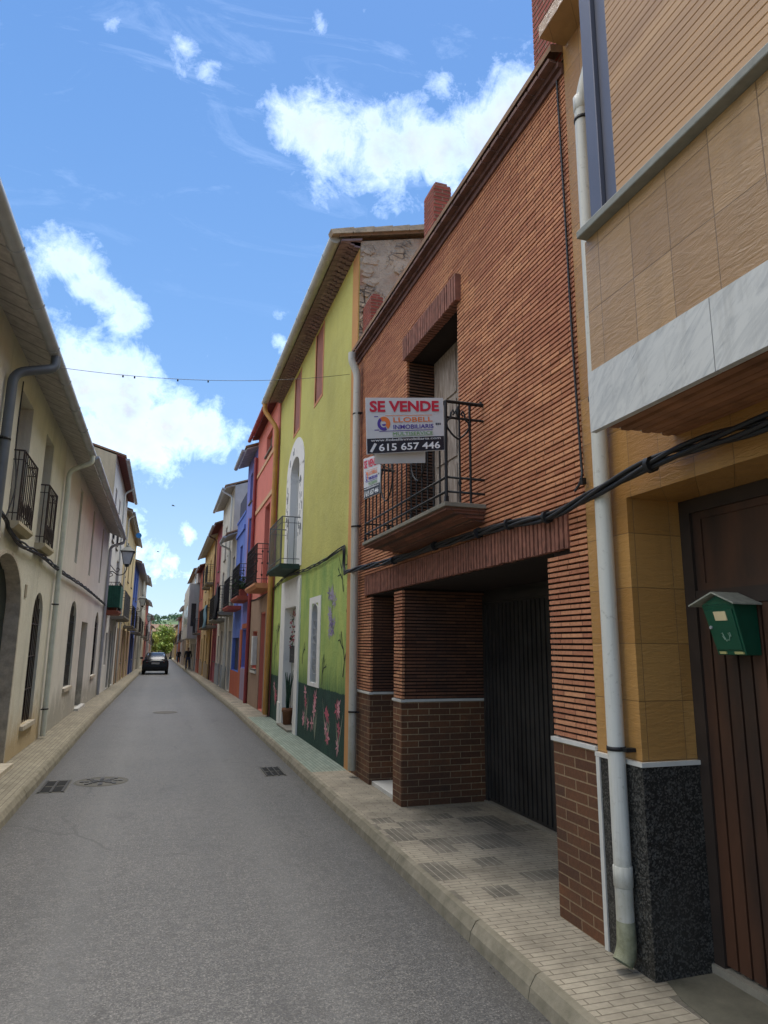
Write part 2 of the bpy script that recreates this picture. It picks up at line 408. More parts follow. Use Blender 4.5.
# ------------------------------------------------------------------ ground, road, pavements
YS = [-12, 0, 5, 10, 14, 18, 26, 36, 50, 70, 90, 110, 130, 152]
def strip(name, xa, xb, mat, dz, ys=YS, zf=gz):
    mb = MB(); vs = []
    for y in ys: vs += [(xa, y, zf(y)+dz), (xb, y, zf(y)+dz)]
    mb.add(vs, [(2*i, 2*i+1, 2*i+3, 2*i+2) for i in range(len(ys)-1)])
    return struct(name, mb, mat)
mb = MB()
gy = [-60, 18, 60, 100, 152, 240, 700]
gx = [-500, -60, -12, 12, 60, 500]
vs = [(x, y, gz(min(y, 152))-.06) for y in gy for x in gx]
mb.add(vs, [(j*6+i, j*6+i+1, (j+1)*6+i+1, (j+1)*6+i) for j in range(len(gy)-1) for i in range(5)])
struct('ground', mb, plain('dry earth', S(112, 104, 72), .95, 0, .3, .05, 'pos'))
strip('road', -1.34, 1.88, M['asphalt'], 0)
def kerb(name, xa, xb, edge):      # bevelled real step; edge = road side x
    mb = MB(); ys = []
    y = -12.0
    while y < 152: ys.append(y); y += .7 if y < 30 else 2.5
    s = 1 if xb > xa else -1
    r2 = random.Random(3)
    def sec(y):
        z = gz(y); j = r2.uniform(-.0015, .0015); h = PV+r2.uniform(-.003, .002)
        return [(xa+j, y, z-.03), (xa+j+s*.02, y, z+h-.06), (xa+j+s*.055, y, z+h-.008), (xb, y, z+PV+.001)]
    for i in range(len(ys)-1):
        a = sec(ys[i]+.0015); b_ = sec(ys[i+1]-.0015)
        vs = a+[(p[0], q[1], p[2]+q[2]-a[k][2] if False else q[2]) for k, (p, q) in enumerate(zip(a, b_))]
        mb.add(vs, [(k, k+1, k+5, k+4) for k in range(3)])
    return struct(name, mb, M['kerb'])
kerb('kerb', 1.87, 1.96, 1.87)
kerb('kerb', -1.33, -1.42, -1.33)
mbb = MB()
for xa in (1.905, -1.365): 
    for i in range(len(YS)-1):
        y0, y1 = YS[i], YS[i+1]
        mbb.quad((xa, y0, gz(y0)-.03), (xa, y1, gz(y1)-.03), (xa, y1, gz(y1)+PV-.06), (xa, y0, gz(y0)+PV-.06))
        xb = xa+(.04 if xa > 0 else -.04)
        mbb.quad((xa, y0, gz(y0)+PV-.06), (xa, y1, gz(y1)+PV-.06), (xb, y1, gz(y1)+PV-.06), (xb, y0, gz(y0)+PV-.06))
struct('kerb_joints', mbb, plain('kerb mortar', S(66, 62, 54), .95, 0, .2, 10, 'pos'))
strip('pavement', 1.956, 3.6, M['pave_tan'], PV, [-12, 0, 5, 9.1])
strip('pavement', 1.956, 3.6, M['pave_green'], PV, [9.1, 16.1])
strip('pavement', 1.956, 3.6, M['pave_tan'], PV, [16.1, 18, 26, 36, 50, 70, 90, 110, 130, 152])
strip('pavement', -1.416, -2.6, M['pave_grey'], PV, YS)

# gutter dirt line along both kerbs, a little proud of the asphalt: uneven grit
def grit(x0, side):
    mb = MB(); r3 = random.Random(11)
    y = 1.0
    while y < 24:
        n = 7
        w = r3.uniform(.002, .008); l = w*r3.uniform(.8, 2.5)
        xc = x0-side*(w*.5+abs(r3.gauss(0, .03)))
        mb.poly([(xc+w*.5*math.cos(2*math.pi*k/n)*r3.uniform(.7, 1.2), y+l*.5*math.sin(2*math.pi*k/n), .004) for k in range(n)])
        y += r3.uniform(.004, .05)
    return tag(obj('kerb_grit', mb, plain('grit', S(58, 54, 46), .95, 0, .3, 30, 'pos')), 'dark grit and dead leaves gathered along the kerb', 'grit', kind='stuff')
grit(1.868, 1)

# ------------------------------------------------------------------ facades
def facade(mb, side, X, Y0, Y1, Z0, Z1, ops, depth=.18):
    """wall sheet at x=X with real openings and reveals. ops: dict y0,y1,z0,z1[,arch][,d]"""
    ys = sorted({Y0, Y1, *[o['y0'] for o in ops], *[o['y1'] for o in ops]})
    zs = sorted({Z0, Z1, *[o['z0'] for o in ops], *[o['z1'] for o in ops]})
    ys = [y for y in ys if Y0 <= y <= Y1]; zs = [z for z in zs if Z0 <= z <= Z1]
    for i in range(len(ys)-1):
        for j in range(len(zs)-1):
            cy, cz = (ys[i]+ys[i+1])/2, (zs[j]+zs[j+1])/2
            if any(o['y0'] < cy < o['y1'] and o['z0'] < cz < o['z1'] for o in ops): continue
            mb.quad((X, ys[i], zs[j]), (X, ys[i+1], zs[j]), (X, ys[i+1], zs[j+1]), (X, ys[i], zs[j+1]))
    for o in ops:
        d = side*o.get('d', depth); y0, y1, z0, z1 = o['y0'], o['y1'], o['z0'], o['z1']
        zt = z1-o.get('arch', 0)
        mb.quad((X, y0, z0), (X+d, y0, z0), (X+d, y0, zt), (X, y0, zt))
        mb.quad((X, y1, z0), (X+d, y1, z0), (X+d, y1, zt), (X, y1, zt))
        mb.quad((X, y0, z0), (X+d, y0, z0), (X+d, y1, z0), (X, y1, z0))
        if o.get('arch'):
            n = 10; yc = (y0+y1)/2; w = (y1-y0)/2
            arc = [(yc-w*math.cos(math.pi*k/n), zt+o['arch']*math.sin(math.pi*k/n)) for k in range(n+1)]
            for k in range(n):
                (ya, za), (yb, zb) = arc[k], arc[k+1]
                mb.quad((X, ya, za), (X, yb, zb), (X, yb, z1), (X, ya, z1))
                mb.quad((X, ya, za), (X, yb, zb), (X+d, yb, zb), (X+d, ya, za))
        else:
            mb.quad((X, y0, z1), (X+d, y0, z1), (X+d, y1, z1), (X, y1, z1))
def shell(mb, side, X, Y0, Y1, Z0, Z1, D=7, slope=.32):
    """gables and back wall behind a facade"""
    xr, xb = X+side*D/2, X+side*D; zr = Z1+slope*D/2
    for y in (Y0, Y1):
        mb.poly([(X, y, Z0), (X, y, Z1), (xr, y, zr), (xb, y, Z1), (xb, y, Z0)])
    mb.quad((xb, Y0, Z0), (xb, Y1, Z0), (xb, Y1, Z1), (xb, Y0, Z1))
def roof(T, side, X, Y0, Y1, Z1, ov=.4, slope=.32, D=7, mat=None, fine=True, vov=0.0):
    mb = MB(); xe = X-side*ov; ze = Z1-slope*ov; xr = X+side*D/2; zr = Z1+slope*D/2; xb = X+side*(D+ov)
    y0, y1 = Y0-vov, Y1+vov; t = .07
    pitch = .22; n = max(2, int((y1-y0)/pitch))*(6 if fine else 2)
    top = []
    for i in range(n+1):
        y = y0+(y1-y0)*i/n; k = .035*abs(math.sin(math.pi*(y-y0)/pitch)) if fine else .02
        top += [(xe-side*.04, y, ze+t+k-.012), (xr, y, zr+t+k), (xb, y, ze+t+k)]
    mb.add(top, [(3*i+a, 3*i+a+1, 3*i+a+4, 3*i+a+3) for i in range(n) for a in (0, 1)])
    lo = []
    for i in range(n+1):
        y = y0+(y1-y0)*i/n; lo += [(xe-side*.04, y, top[3*i][2]), (xe-side*.04, y, ze+.03)]
    mb.add(lo, [(2*i, 2*i+1, 2*i+3, 2*i+2) for i in range(n)])
    for y in (y0, y1):
        mb.poly([(xe-side*.04, y, ze+.012), (xe-side*.04, y, ze+t+.005), (xr, y, zr+t+.015), (xb, y, ze+t), (xb, y, ze), (xr, y, zr+.004)])
    return T.part('roof', mb, mat or M['rooftile'])
def eave(T, side, X, Y0, Y1, Z1, ov, slope, mat):
    xe = X-side*ov; ze = Z1-slope*ov; mb = MB()
    mb.prism_y([(X+side*.02, Z1-.004), (xe, ze-.004), (xe, ze+.03), (X+side*.02, Z1+.03)], Y0, Y1)
    return T.part('eave', mb, mat)
def gutter(T, side, xe, Y0, Y1, z, r=.07, mat=None):
    mb = MB(); n = 8
    a = [math.pi+math.pi*k/n for k in range(n+1)]
    out = [(xe+r*math.cos(t), z+r*math.sin(t)) for t in a]; inn = [(xe+(r-.008)*math.cos(t), z+(r-.008)*math.sin(t)) for t in a][::-1]
    prof = out+inn; m = len(prof)
    mb.add([(x, Y0, zz) for x, zz in prof]+[(x, Y1, zz) for x, zz in prof],
           [(i, (i+1) % m, m+(i+1) % m, m+i) for i in range(m)], True)
    for y in (Y0, Y1): mb.poly([(x, y, zz) for x, zz in out])
    y = Y0+.5
    while y < Y1:
        mb.tube([(xe+(r+.003)*math.cos(t), y, z+(r+.003)*math.sin(t)) for t in a], .007, 5); y += 1.1
    return T.part('gutter', mb, mat or M['zinc'])
def bez(pts, n=6):
    """round the corners of a polyline"""
    P = [Vector(p) for p in pts]; out = [P[0]]
    for i in range(1, len(P)-1):
        a, b, c = P[i-1], P[i], P[i+1]; d = min((a-b).length, (c-b).length)*.45; d = min(d, .14)
        s = b+(a-b).normalized()*d; e = b+(c-b).normalized()*d
        for k in range(n+1):
            t = k/n; out.append(s*(1-t)**2+b*2*t*(1-t)+e*t*t)
    return out+[P[-1]]
def downpipe(T, pts, r, mat, brackets=(), collars=()):
    mb = MB(); path = bez(pts); mb.tube(path, r, 14)
    o = T.part('downpipe', mb, mat)
    m2 = MB()
    for (x, y, z) in collars:
        m2.lathe((x, y, z), [(r, 0), (r+.005, .004), (r+.005, .1), (r, .104)])
    if m2.v: pieces(T, 'collar', m2, mat, o)
    for (x, y, z, dx) in brackets:
        b = MB(); b.lathe((x, y, z), [(r, 0), (r+.006, 0), (r+.006, .022), (r, .022)])
        b.box(min(x, x+dx), max(x, x+dx), y-r-.04, y-r-.006, z, z+.02)
        T.part('bracket', b, M['iron'], o)
    return o
def window(T, side, X, y0, y1, z0, z1, pane, frame, d=.14, bars=1, rows=1, arch=0, name='window', parent=None, fw=.05):
    """frame set back in its opening, pane as a sub-part"""
    x = X+side*d; f = MB(); t = .04*side
    zt = z1-arch
    f.box(min(x, x+t), max(x, x+t), y0, y0+fw, z0, zt); f.box(min(x, x+t), max(x, x+t), y1-fw, y1, z0, zt)
    f.box(min(x, x+t), max(x, x+t), y0+fw, y1-fw, z0, z0+fw)
    if not arch: f.box(min(x, x+t), max(x, x+t), y0+fw, y1-fw, z1-fw, z1)
    for i in range(1, bars+1):
        y = y0+(y1-y0)*i/(bars+1); f.box(min(x, x+t*.8), max(x, x+t*.8), y-fw*.4, y+fw*.4, z0+fw, (z1-fw if not arch else z1-.02))
    for i in range(1, rows+1):
        z = z0+(zt-z0)*i/(rows+1); f.box(min(x, x+t*.6), max(x, x+t*.6), y0+fw, y1-fw, z-fw*.3, z+fw*.3)
    o = T.part(name, f, frame, parent)
    p = MB(); xp = x+t*.5
    p.quad((xp, y0-.01, z0-.01), (xp, y1+.01, z0-.01), (xp, y1+.01, z1+.01), (xp, y0-.01, z1+.01))
    T.part('pane', p, pane, o)
    return o
def door(T, side, X, y0, y1, z0, z1, mat, d=.16, panels=2, handle=True):
    x = X+side*d; f = MB(); t = side*.05
    f.box(min(x, x+t), max(x, x+t), y0+.002, y1-.002, z0, z1-.002)
    w = (y1-y0)/panels
    for i in range(panels):
        for (a, b) in ((.08, .34), (.38, .66), (.70, .94)):
            xa = x-side*.012
            f.box(min(x-side*.001, xa), max(x-side*.001, xa), y0+w*i+.06, y0+w*(i+1)-.06, z0+(z1-z0)*a, z0+(z1-z0)*b)
    o = T.part('door', f, mat)
    if handle:
        h = MB(); yc = (y0+y1)/2; h.tube([(x-side*.001, yc, z0+1.05), (x-side*.05, yc, z0+1.05), (x-side*.05, yc+.09, z0+1.05)], .009, 6)
        T.part('handle', h, M['grey_iron'], o)
    return o
def balcony(T, side, X, y0, y1, z, depth=.5, h=.95, th=.12, slab=None, rail=None, pitch=.11, edge=.02, deco=False):
    s = MB(); xo = X-side*depth
    s.prism_y([(X, z), (X, z-th), (xo+side*.06, z-th), (xo, z-th*.4), (xo, z)], y0, y1)
    o = T.part('balcony', s, slab or M['concrete'])
    r = MB(); rx = xo+side*.03; ya, yb = y0+.03, y1-.03
    for (zz, rr) in ((z+h, .012), (z+.1, .008), (z+h-.12, .007)):
        r.tube([(X, ya, zz), (rx, ya, zz), (rx, yb, zz), (X, yb, zz)], rr, 5)
    n = max(2, int((yb-ya)/pitch))
    for i in range(n+1):
        y = ya+(yb-ya)*i/n; r.tube([(rx, y, z), (rx, y, z+h)], .0075 if i not in (0, n) else .012, 5)
        if deco and i % 2 == 0 and 0 < i < n:
            for zz in (.25, .5, .75): r.lathe((rx, y, z+h*zz), [(.006, -.03), (.022, 0), (.006, .03)], 6)
    k = max(2, int(depth/pitch))
    for i in range(1, k):
        for y in (ya, yb):
            x = rx+(X-rx)*i/k; r.tube([(x, y, z), (x, y, z+h)], .0075, 5)
            if deco:
                for zz in (.2, .5, .8): r.lathe((x, y, z+h*zz), [(.006, -.035), (.026, 0), (.006, .035)], 6)
    T.part('railing', r, rail or M['iron'], o)
    return o

# ================================================================== RIGHT SIDE
XR = 2.45
# ---- nearest house: ochre tiles, projecting bay with roller shutter
T = Thing('tiled_house', (XR, 1.5, PV), 'ochre tiled house nearest on the right, with marble fascia and roller shutter', 'house')
YE = 3.528
ops = [dict(y0=1.35, y1=3.14, z0=PV-.06, z1=2.58, d=.37)]
mb = MB(); facade(mb, 1, XR, -1.2, YE+.001, PV-.1, 6.9, ops)
for y in (-1.2, YE+.001): mb.quad((XR, y, 0), (XR+6, y, 0), (XR+6, y, 6.9), (XR, y, 6.9))
mb.quad((XR, -1.2, 6.9), (XR+6, -1.2, 6.9), (XR+6, YE+.001, 6.9), (XR, YE+.001, 6.9))
T.part('wall', mb, M['tile_low'])
XB, YB = 1.97, 2.73
mb = MB(); mb.box(XB, XR-.002, -1.2, YB, 3.10, 3.83); mb.box(XB+.1, XR-.002, -1.2, YB-.06, 3.83, 7.0)
bay = T.part('bay', mb, M['tile_high'])
mb = MB()
for ya, yb in ((1.93, YB+.004), (.72, 1.926), (-1.2, .716)):
    mb.box(XB-.022, XB+.012, ya, yb, 2.79, 3.098)
mb.box(XB+.012, XR-.002, YB-.02, YB+.004, 2.83, 3.098)
T.part('fascia', mb, M['marble'], bay)
mb = MB(); x = XB+.013
k = 0
while x < XR-.03:
    mb.box(x, min(x+.044, XR-.003), -1.2, YB-.022, 2.812 + (.006 if k % 2 else 0), 2.9); x += .062; k += 1
mb.box(XB+.013, XR-.003, -1.2, YB-.023, 2.85, 2.95)
T.part('soffit', mb, plain('brown soffit boards', S(150, 104, 74), .7, 0, .35, 5, 'pos'), bay)
mb = MB(); mb.box(XB-.058, XB+.12, -1.2, YB-.01, 3.832, 3.875); T.part('sill', mb, M['slate_sill'], bay, bevel=.006)
mb = MB(); z = 3.876
prof = []
while z < 6.6:
    prof.append(z); z += .0425
for z in prof:
    mb.add([(XB+.0335, -1.1, z), (XB+.03, -1.1, z+.004), (XB+.03, -1.1, z+.038), (XB+.0335, -1.1, z+.0418),
            (XB+.0335, 2.492, z), (XB+.03  , 2.492, z+.004), (XB+.03  , 2.492, z+.038), (XB+.0335, 2.492, z+.0418)],
           [(0, 1, 5, 4), (1, 2, 6, 5), (2, 3, 7, 6)])
mb.quad((XB+.0345, -1.1, 3.876), (XB+.0345, 2.492, 3.876), (XB+.0345, 2.492, 6.6), (XB+.0345, -1.1, 6.6))
win = T.part('window_frame', (lambda m: (m.box(XB+.005, XB+.09, 2.58, 2.675, 3.876, 6.9), m.box(XB+.03, XB+.09, 2.49, 2.577, 3.876, 6.9), m)[-1])(MB()), M['frame_grey'], bay, bevel=.004)
T.part('shutter', mb, M['shutter'], bay)
# black granite plinth and trim
mb = MB(); mb.box(XR-.012, XR+.05, 3.128, 3.492, PV, 1.13); mb.box(XR+.05, XR+.36, 3.128, 3.16, PV, 1.13)
mb.box(XR-.012, XR+.36, .6, 1.362, PV, 1.13)
pieces(T, 'plinth', mb, M['granite'])
mb = MB(); mb.box(XR-.022, XR+.05, 3.118, 3.53, 1.132, 1.155); mb.box(XR+.05, XR+.365, 3.118, 3.15, 1.132, 1.155)
mb.box(XR-.02, XR+.05, 3.494, 3.5265, PV, 1.13)
pieces(T, 'trim', mb, M['marble_trim'])
# dark ribbed entrance door with glazed upper panel
mb = MB(); xd = XR+.355
mb.box(xd, xd+.08, 3.06, 3.139, PV+.03, 2.578); mb.box(xd, xd+.08, 1.36, 3.06, 2.50, 2.578); mb.box(xd+.005, xd+.07, 1.36, 3.06, 1.98, 2.06)
dr = T.part('door', mb, M['wood_brown'])
dr.data.materials.clear(); dr.data.materials.append(plain('dark stained wood', S(46, 36, 30), .6, 0, .25, 6, 'pos'))
mb = MB(); y = 1.37; k = 0
while y < 3.05:
    mb.box(xd+.015, xd+.06, y+.006, min(y+.078, 3.058), PV+.06, 1.978); y += .085
mb.box(xd+.04, xd+.065, 1.36, 3.06, PV+.05, 1.978)
mbd, ntd, bd = newmat('ribbed brown door'); pd = pos(ntd)
cd = mix(ntd, mapr(ntd, noise(ntd, mapping(ntd, pd, (3, 3, .6)), 1.4, 5), .35, .65), S(78, 50, 34), S(36, 27, 22))
L(ntd, cd, bd.inputs['Base Color']); bd.inputs['Roughness'].default_value = .55
T.part('door_panel', mb, mbd, dr)
mb = MB(); mb.box(xd+.03, xd+.05, 1.36, 3.06, 2.06, 2.50); T.part('door_upper_panel', mb, mbd, dr)
mb = MB()
for (p, q, a, b) in ((1.36, 3.06, 2.06, 2.1), (1.36, 3.06, 2.46, 2.5), (3.0, 3.06, 2.1, 2.46), (2.2, 2.26, 2.1, 2.46)): mb.box(xd+.02, xd+.032, p, q, a, b)
T.part('panel_moulding', mb, mbd, dr)
mb = MB(); mb.box(xd-.02, xd+.08, 1.352, 3.13, PV+.004, PV+.045); T.part('threshold', mb, M['concrete'], dr)
# the worn concrete patch in the doorway
mb = MB(); mb.prism_z([(2.30, 1.2), (2.36, 2.3), (2.44, 2.95), (2.5, 3.12), (xd+.02, 3.12), (xd+.02, 1.2)], PV-.02, PV+.006)
T.part('doorstep', mb, conc('damp concrete', S(116, 110, 94), 2.2, S(62, 62, 50), .9))
# white downpipe
downpipe(T, [(2.385, 3.27, .28), (2.385, 3.265, 5.28), (2.42, 3.16, 5.55), (2.42, 3.1, 6.8)], .046, M['pvc'],
         brackets=[(2.385, 3.268, 1.2, .06), (2.385, 3.267, 3.2, .06), (2.385, 3.265, 5.12, .06)], collars=[(2.385, 3.27, .52), (2.385, 3.265, 5.2)])
mb = MB(); mb.tube([(2.385, 3.27, .36), (2.385, 3.27, .25), (2.375, 3.27, .2), (2.35, 3.265, .165)], [.0465, .05, .053, .052], 14, cap=False); T.part('outlet', mb, conc('mossy pipe', S(150, 150, 124), 9, S(84, 84, 52), .9))
mb = MB(); mb.box(2.24, XR-.002, 3.1, 3.5, 5.95, 6.05); mb.box(2.3, XR-.002, 2.95, 3.1, 5.6, 5.66); pieces(T, 'ledge', mb, M['tile_high'])

# ---- mailbox hung on the door: leaning front, gabled roof
MX = xd+.012
T = Thing('mailbox', (MX, 2.77, 1.71), 'green metal mailbox with little gabled roof hung on dark door', 'mailbox')
fr_t, fr_b = 2.665, 2.72
yt0, yt1, yb0, yb1 = 2.665, 2.87, 2.66, 2.84
mb = MB()
mb.hexa([(fr_b, yb0, 1.715), (MX, yb0, 1.715), (MX, yb1, 1.715), (fr_b, yb1, 1.715)], [(fr_t, yt0, 1.965), (MX, yt0, 1.965), (MX, yt1, 1.965), (fr_t, yt1, 1.965)])
mb.add([(fr_t, yt0, 1.965), (fr_t, yt1, 1.965), (fr_t, (yt0+yt1)/2, 2.01), (MX, yt0, 1.965), (MX, yt1, 1.965), (MX, (yt0+yt1)/2, 2.01)], [(0, 1, 2), (3, 5, 4)])
gm = plain('green enamel', S(14, 74, 54), .4, .1, .12, 20)
body = T.part('body', mb, gm, bevel=.004)
mb = MB(); yc = (yt0+yt1)/2; th = .008; xf = fr_t-.03
for (ya, sgn) in ((yt0-.035, -1), (yt1+.06, 1)):
    zl = 1.965-.004
    mb.hexa([(xf, yc, 2.022), (MX, yc, 2.022), (MX, ya, zl), (xf, ya, zl)], [(xf, yc, 2.022+th), (MX, yc, 2.022+th), (MX, ya, zl+th), (xf, ya, zl+th)])
T.part('roof', mb, plain('weathered zinc', S(150, 152, 140), .6, .1, .25, 30))
def onfront(u, v, off=.004):     # u across 0..1 (left to right seen from street), v up 0..1
    x = fr_b+(fr_t-fr_b)*v-off; ya = yb1+(yt1-yb1)*v; yb = yb0+(yt0-yb0)*v
    return (x, ya+(yb-ya)*u, 1.715+.25*v)
def fpatch(mb, u0, u1, v0, v1, t=.006):
    a = [onfront(u0, v0, .001), onfront(u1, v0, .001), onfront(u1, v1, .001), onfront(u0, v1, .001)]
    b = [onfront(u0, v0, t), onfront(u1, v0, t), onfront(u1, v1, t), onfront(u0, v1, t)]
    mb.hexa(a, b)
mb = MB(); fpatch(mb, .08, .94, .1, .9, .007); dp = T.part('door', mb, plain('green enamel door', S(18, 76, 56), .42, .1, .1, 20), body, bevel=.003)
mb = MB(); fpatch(mb, .36, .74, .68, .86, .011); T.part('name_plate', mb, plain('ivory label', S(205, 190, 150), .5), body)
mb = MB(); fpatch(mb, .14, .36, .02, .07, .01); fpatch(mb, .66, .96, .02, .07, .01); pieces(T, 'hinge', mb, plain('yellowed plate', S(170, 166, 110), .5), body)
mb = MB(); q = onfront(.13, .55, .014); mb.tube([onfront(.13, .55, .004), q], .009, 8); T.part('lock', mb, M['zinc'], body)
mb = MB()
for pts in ([(.40, .42), (.44, .44), (.47, .36), (.52, .27), (.56, .30)], [(.56, .30), (.62, .29), (.66, .38), (.63, .43), (.69, .44), (.70, .36)], [(.42, .38), (.47, .30)]):
    mb.tube([onfront(u, v, .009) for u, v in pts], .0022, 5)
T.part('emblem', mb, plain('pale emblem', S(120, 150, 130), .5), body)

# ---- brick house for sale
T = Thing('brick_house', (XR, 6.2, PV), 'ribbed red brick house with garage, balcony and for sale sign', 'house')
BY0, BY1, BZT = 3.532, 8.92, 5.80
t = .034
ops = [dict(y0=4.0-t, y1=6.96+t, z0=PV-.06, z1=2.36, d=1.02), dict(y0=7.23-t, y1=8.12+t, z0=PV-.06, z1=2.36, d=.85), dict(y0=5.42-t, y1=6.82+t, z0=2.87, z1=4.95, d=.36)]
mb = MB(); facade(mb, 1, XR+t, BY0, BY1, 0, BZT, ops); shell(mb, 1, XR+t, BY0, BY1, 0, BZT, 7, .3)
T.part('wall', mb, M['mortar'])
def intervals(y0, y1, holes):
    out = [(y0, y1)]
    for a, b in holes:
        nxt = []
        for p, q in out:
            if b <= p or a >= q: nxt.append((p, q)); continue
            if a > p: nxt.append((p, a))
            if b < q: nxt.append((b, q))
        out = nxt
    return out
holes = [(3.995, 6.96, 0, 2.37), (7.23, 8.12, 0, 2.37), (5.42, 6.82, 2.85, 4.95), (3.72, 8.42, 2.36, 2.625), (5.33, 6.82, 4.925, 5.2)]
mb = MB(); z = 1.195; rr = random.Random(5)
while z < BZT-.02:
    zc = z+.013
    for (a, b) in intervals(BY0, BY1, [(h[0], h[1]) for h in holes if h[2] <= zc <= h[3]]):
        y = a
        L0 = .235
        off = (0 if int(round((z-1.195)/RP)) % 2 else L0/2)
        ys = [a]
        yy = math.floor((a-off)/L0)*L0+off+L0
        while yy < b: ys.append(yy); yy += L0
        ys.append(b)
        for i in range(len(ys)-1):
            if ys[i+1]-ys[i] < .012: continue
            j = rr.uniform(-.002, .002); k = rr.uniform(-.0004, .0004)
            g0 = .0012 if ys[i] > a else 0; g1 = .0012 if ys[i+1] < b else 0
            mb.box(XR+j, XR+t-.001, ys[i]+g0, ys[i+1]-g1, z+k, z+.0225+k)
    z += RP
T.part('brick_courses', mb, M['rib']); mb = MB()
# ribs on the reveals
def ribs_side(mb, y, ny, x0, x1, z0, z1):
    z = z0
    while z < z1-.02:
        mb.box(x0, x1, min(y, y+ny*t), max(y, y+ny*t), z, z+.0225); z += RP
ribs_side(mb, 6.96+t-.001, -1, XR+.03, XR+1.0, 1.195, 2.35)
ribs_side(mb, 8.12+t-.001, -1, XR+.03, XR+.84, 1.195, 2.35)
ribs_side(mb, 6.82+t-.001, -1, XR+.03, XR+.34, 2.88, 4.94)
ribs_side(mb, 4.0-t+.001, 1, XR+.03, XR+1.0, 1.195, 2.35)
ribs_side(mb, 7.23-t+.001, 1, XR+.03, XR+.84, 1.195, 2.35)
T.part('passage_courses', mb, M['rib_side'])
mb = MB(); ZB = 1.16
for a, b in ((BY0, 4.0), (6.958, 7.232), (8.118, BY1)): mb.box(XR-.004, XR+t-.001, a, b, PV-.1, ZB)
mb.box(XR+t, XR+1.0, 6.956, 6.96+t-.001, PV-.1, ZB); mb.box(XR+t, XR+.84, 8.116, 8.12+t-.001, PV-.1, ZB)
mb.box(XR+t, XR+1.0, 4.0-t+.001, 4.004, PV-.1, ZB); mb.box(XR+t, XR+.84, 7.23-t+.001, 7.234, PV-.1, ZB)
pieces(T, 'plinth', mb, M['plinth'])
mb = MB()
for a, b in ((BY0, 4.012), (6.945, 7.245), (8.105, BY1)): mb.box(XR-.016, XR+t, a, b, ZB-.002, ZB+.022)
mb.box(XR+t, XR+1.0, 6.945, 6.97, ZB+.001, ZB+.027); mb.box(XR+t, XR+.84, 8.105, 8.13, ZB+.001, ZB+.027)
pieces(T, 'trim', mb, M['marble_trim'])
def soldier(y0, y1, z0, z1, x0, x1, name='lintel'):
    mb = MB(); y = y0; r4 = random.Random(9)
    while y < y1-.02:
        mb.box(x0+r4.uniform(-.003, .003), x1, y+.004, min(y+.038, y1), z0+r4.uniform(-.003, .003), z1); y += .054
    mb.box(x0+.02, x1-.002, y0, y1, z0+.012, z1-.012)
    return T.part(name, mb, M['soldier'])
soldier(3.72, 8.42, 2.372, 2.622, XR-.012, XR+t+.02)
soldier(5.33, 6.82, 4.93, 5.198, XR-.055, XR+t+.02)
# garage door
mb = MB(); xg = XR+.98; y = 4.05
mb.box(xg, xg+.03, 4.0, 6.94, PV+.02, 2.25); 
while y < 6.9:
    mb.box(xg-.014, xg+.001, y, y+.05, PV+.05, 2.2); y += .085
mb.box(xg-.03, xg+.02, 6.9, 6.95, PV, 2.3); mb.box(xg-.03, xg+.02, 4.0, 6.9, 2.22, 2.3); mb.box(xg-.002, xg+.028, 4.0, 6.95, 2.3, 2.358)
gd = T.part('garage_door', mb, M['garage'])
mb = MB(); mb.tube([(xg-.015, 4.35, 1.1), (xg-.05, 4.35, 1.1), (xg-.05, 4.5, 1.1), (xg-.015, 4.5, 1.1)], .01, 6); T.part('handle', mb, M['grey_iron'], gd)
mb = MB(); mb.box(xg-.05, xg+.02, 4.0, 6.95, PV+.001, PV+.018); T.part('door_track', mb, M['concrete'], gd)
# entrance
mb = MB(); mb.box(XR+.03, XR+.42, 7.24, 8.11, PV-.05, PV+.045); T.part('doorstep', mb, M['marble_trim'], bevel=.006)
door(T, 1, XR, 7.24, 8.11, PV+.05, 2.3, M['wood_dark'], .8, 1)
mb = MB(); mb.box(XR+.35, XR+.37, 8.04, 8.09, 1.6, 1.68); mb.tube([(XR+.36, 8.118, 1.62), (XR+.36, 8.08, 1.62)], .03, 8); T.part('doorbell', mb, M['iron'])
# balcony door (weathered double leaf) and shutter box
mb = MB(); xw = XR+.33
mb.box(xw, xw+.04, 5.42, 6.81, 2.875, 4.94)
for i in range(2):
    for (a, b) in ((2.98, 3.6), (3.68, 4.3), (4.38, 4.86)): mb.box(xw-.015, xw-.001, 5.5+i*.68, 6.05+i*.68, a, b)
wd, nw, bw = newmat('weathered grey wood'); pw = pos(nw)
gr = noise(nw, mapping(nw, pw, (8, 16, 1.6)), 2.2, 8, .7, .6)
L(nw, mix(nw, mapr(nw, gr, .38, .66), S(176, 164, 152), S(98, 78, 66)), bw.inputs['Base Color']); bw.inputs['Roughness'].default_value = .85
T.part('balcony_door', mb, wd)
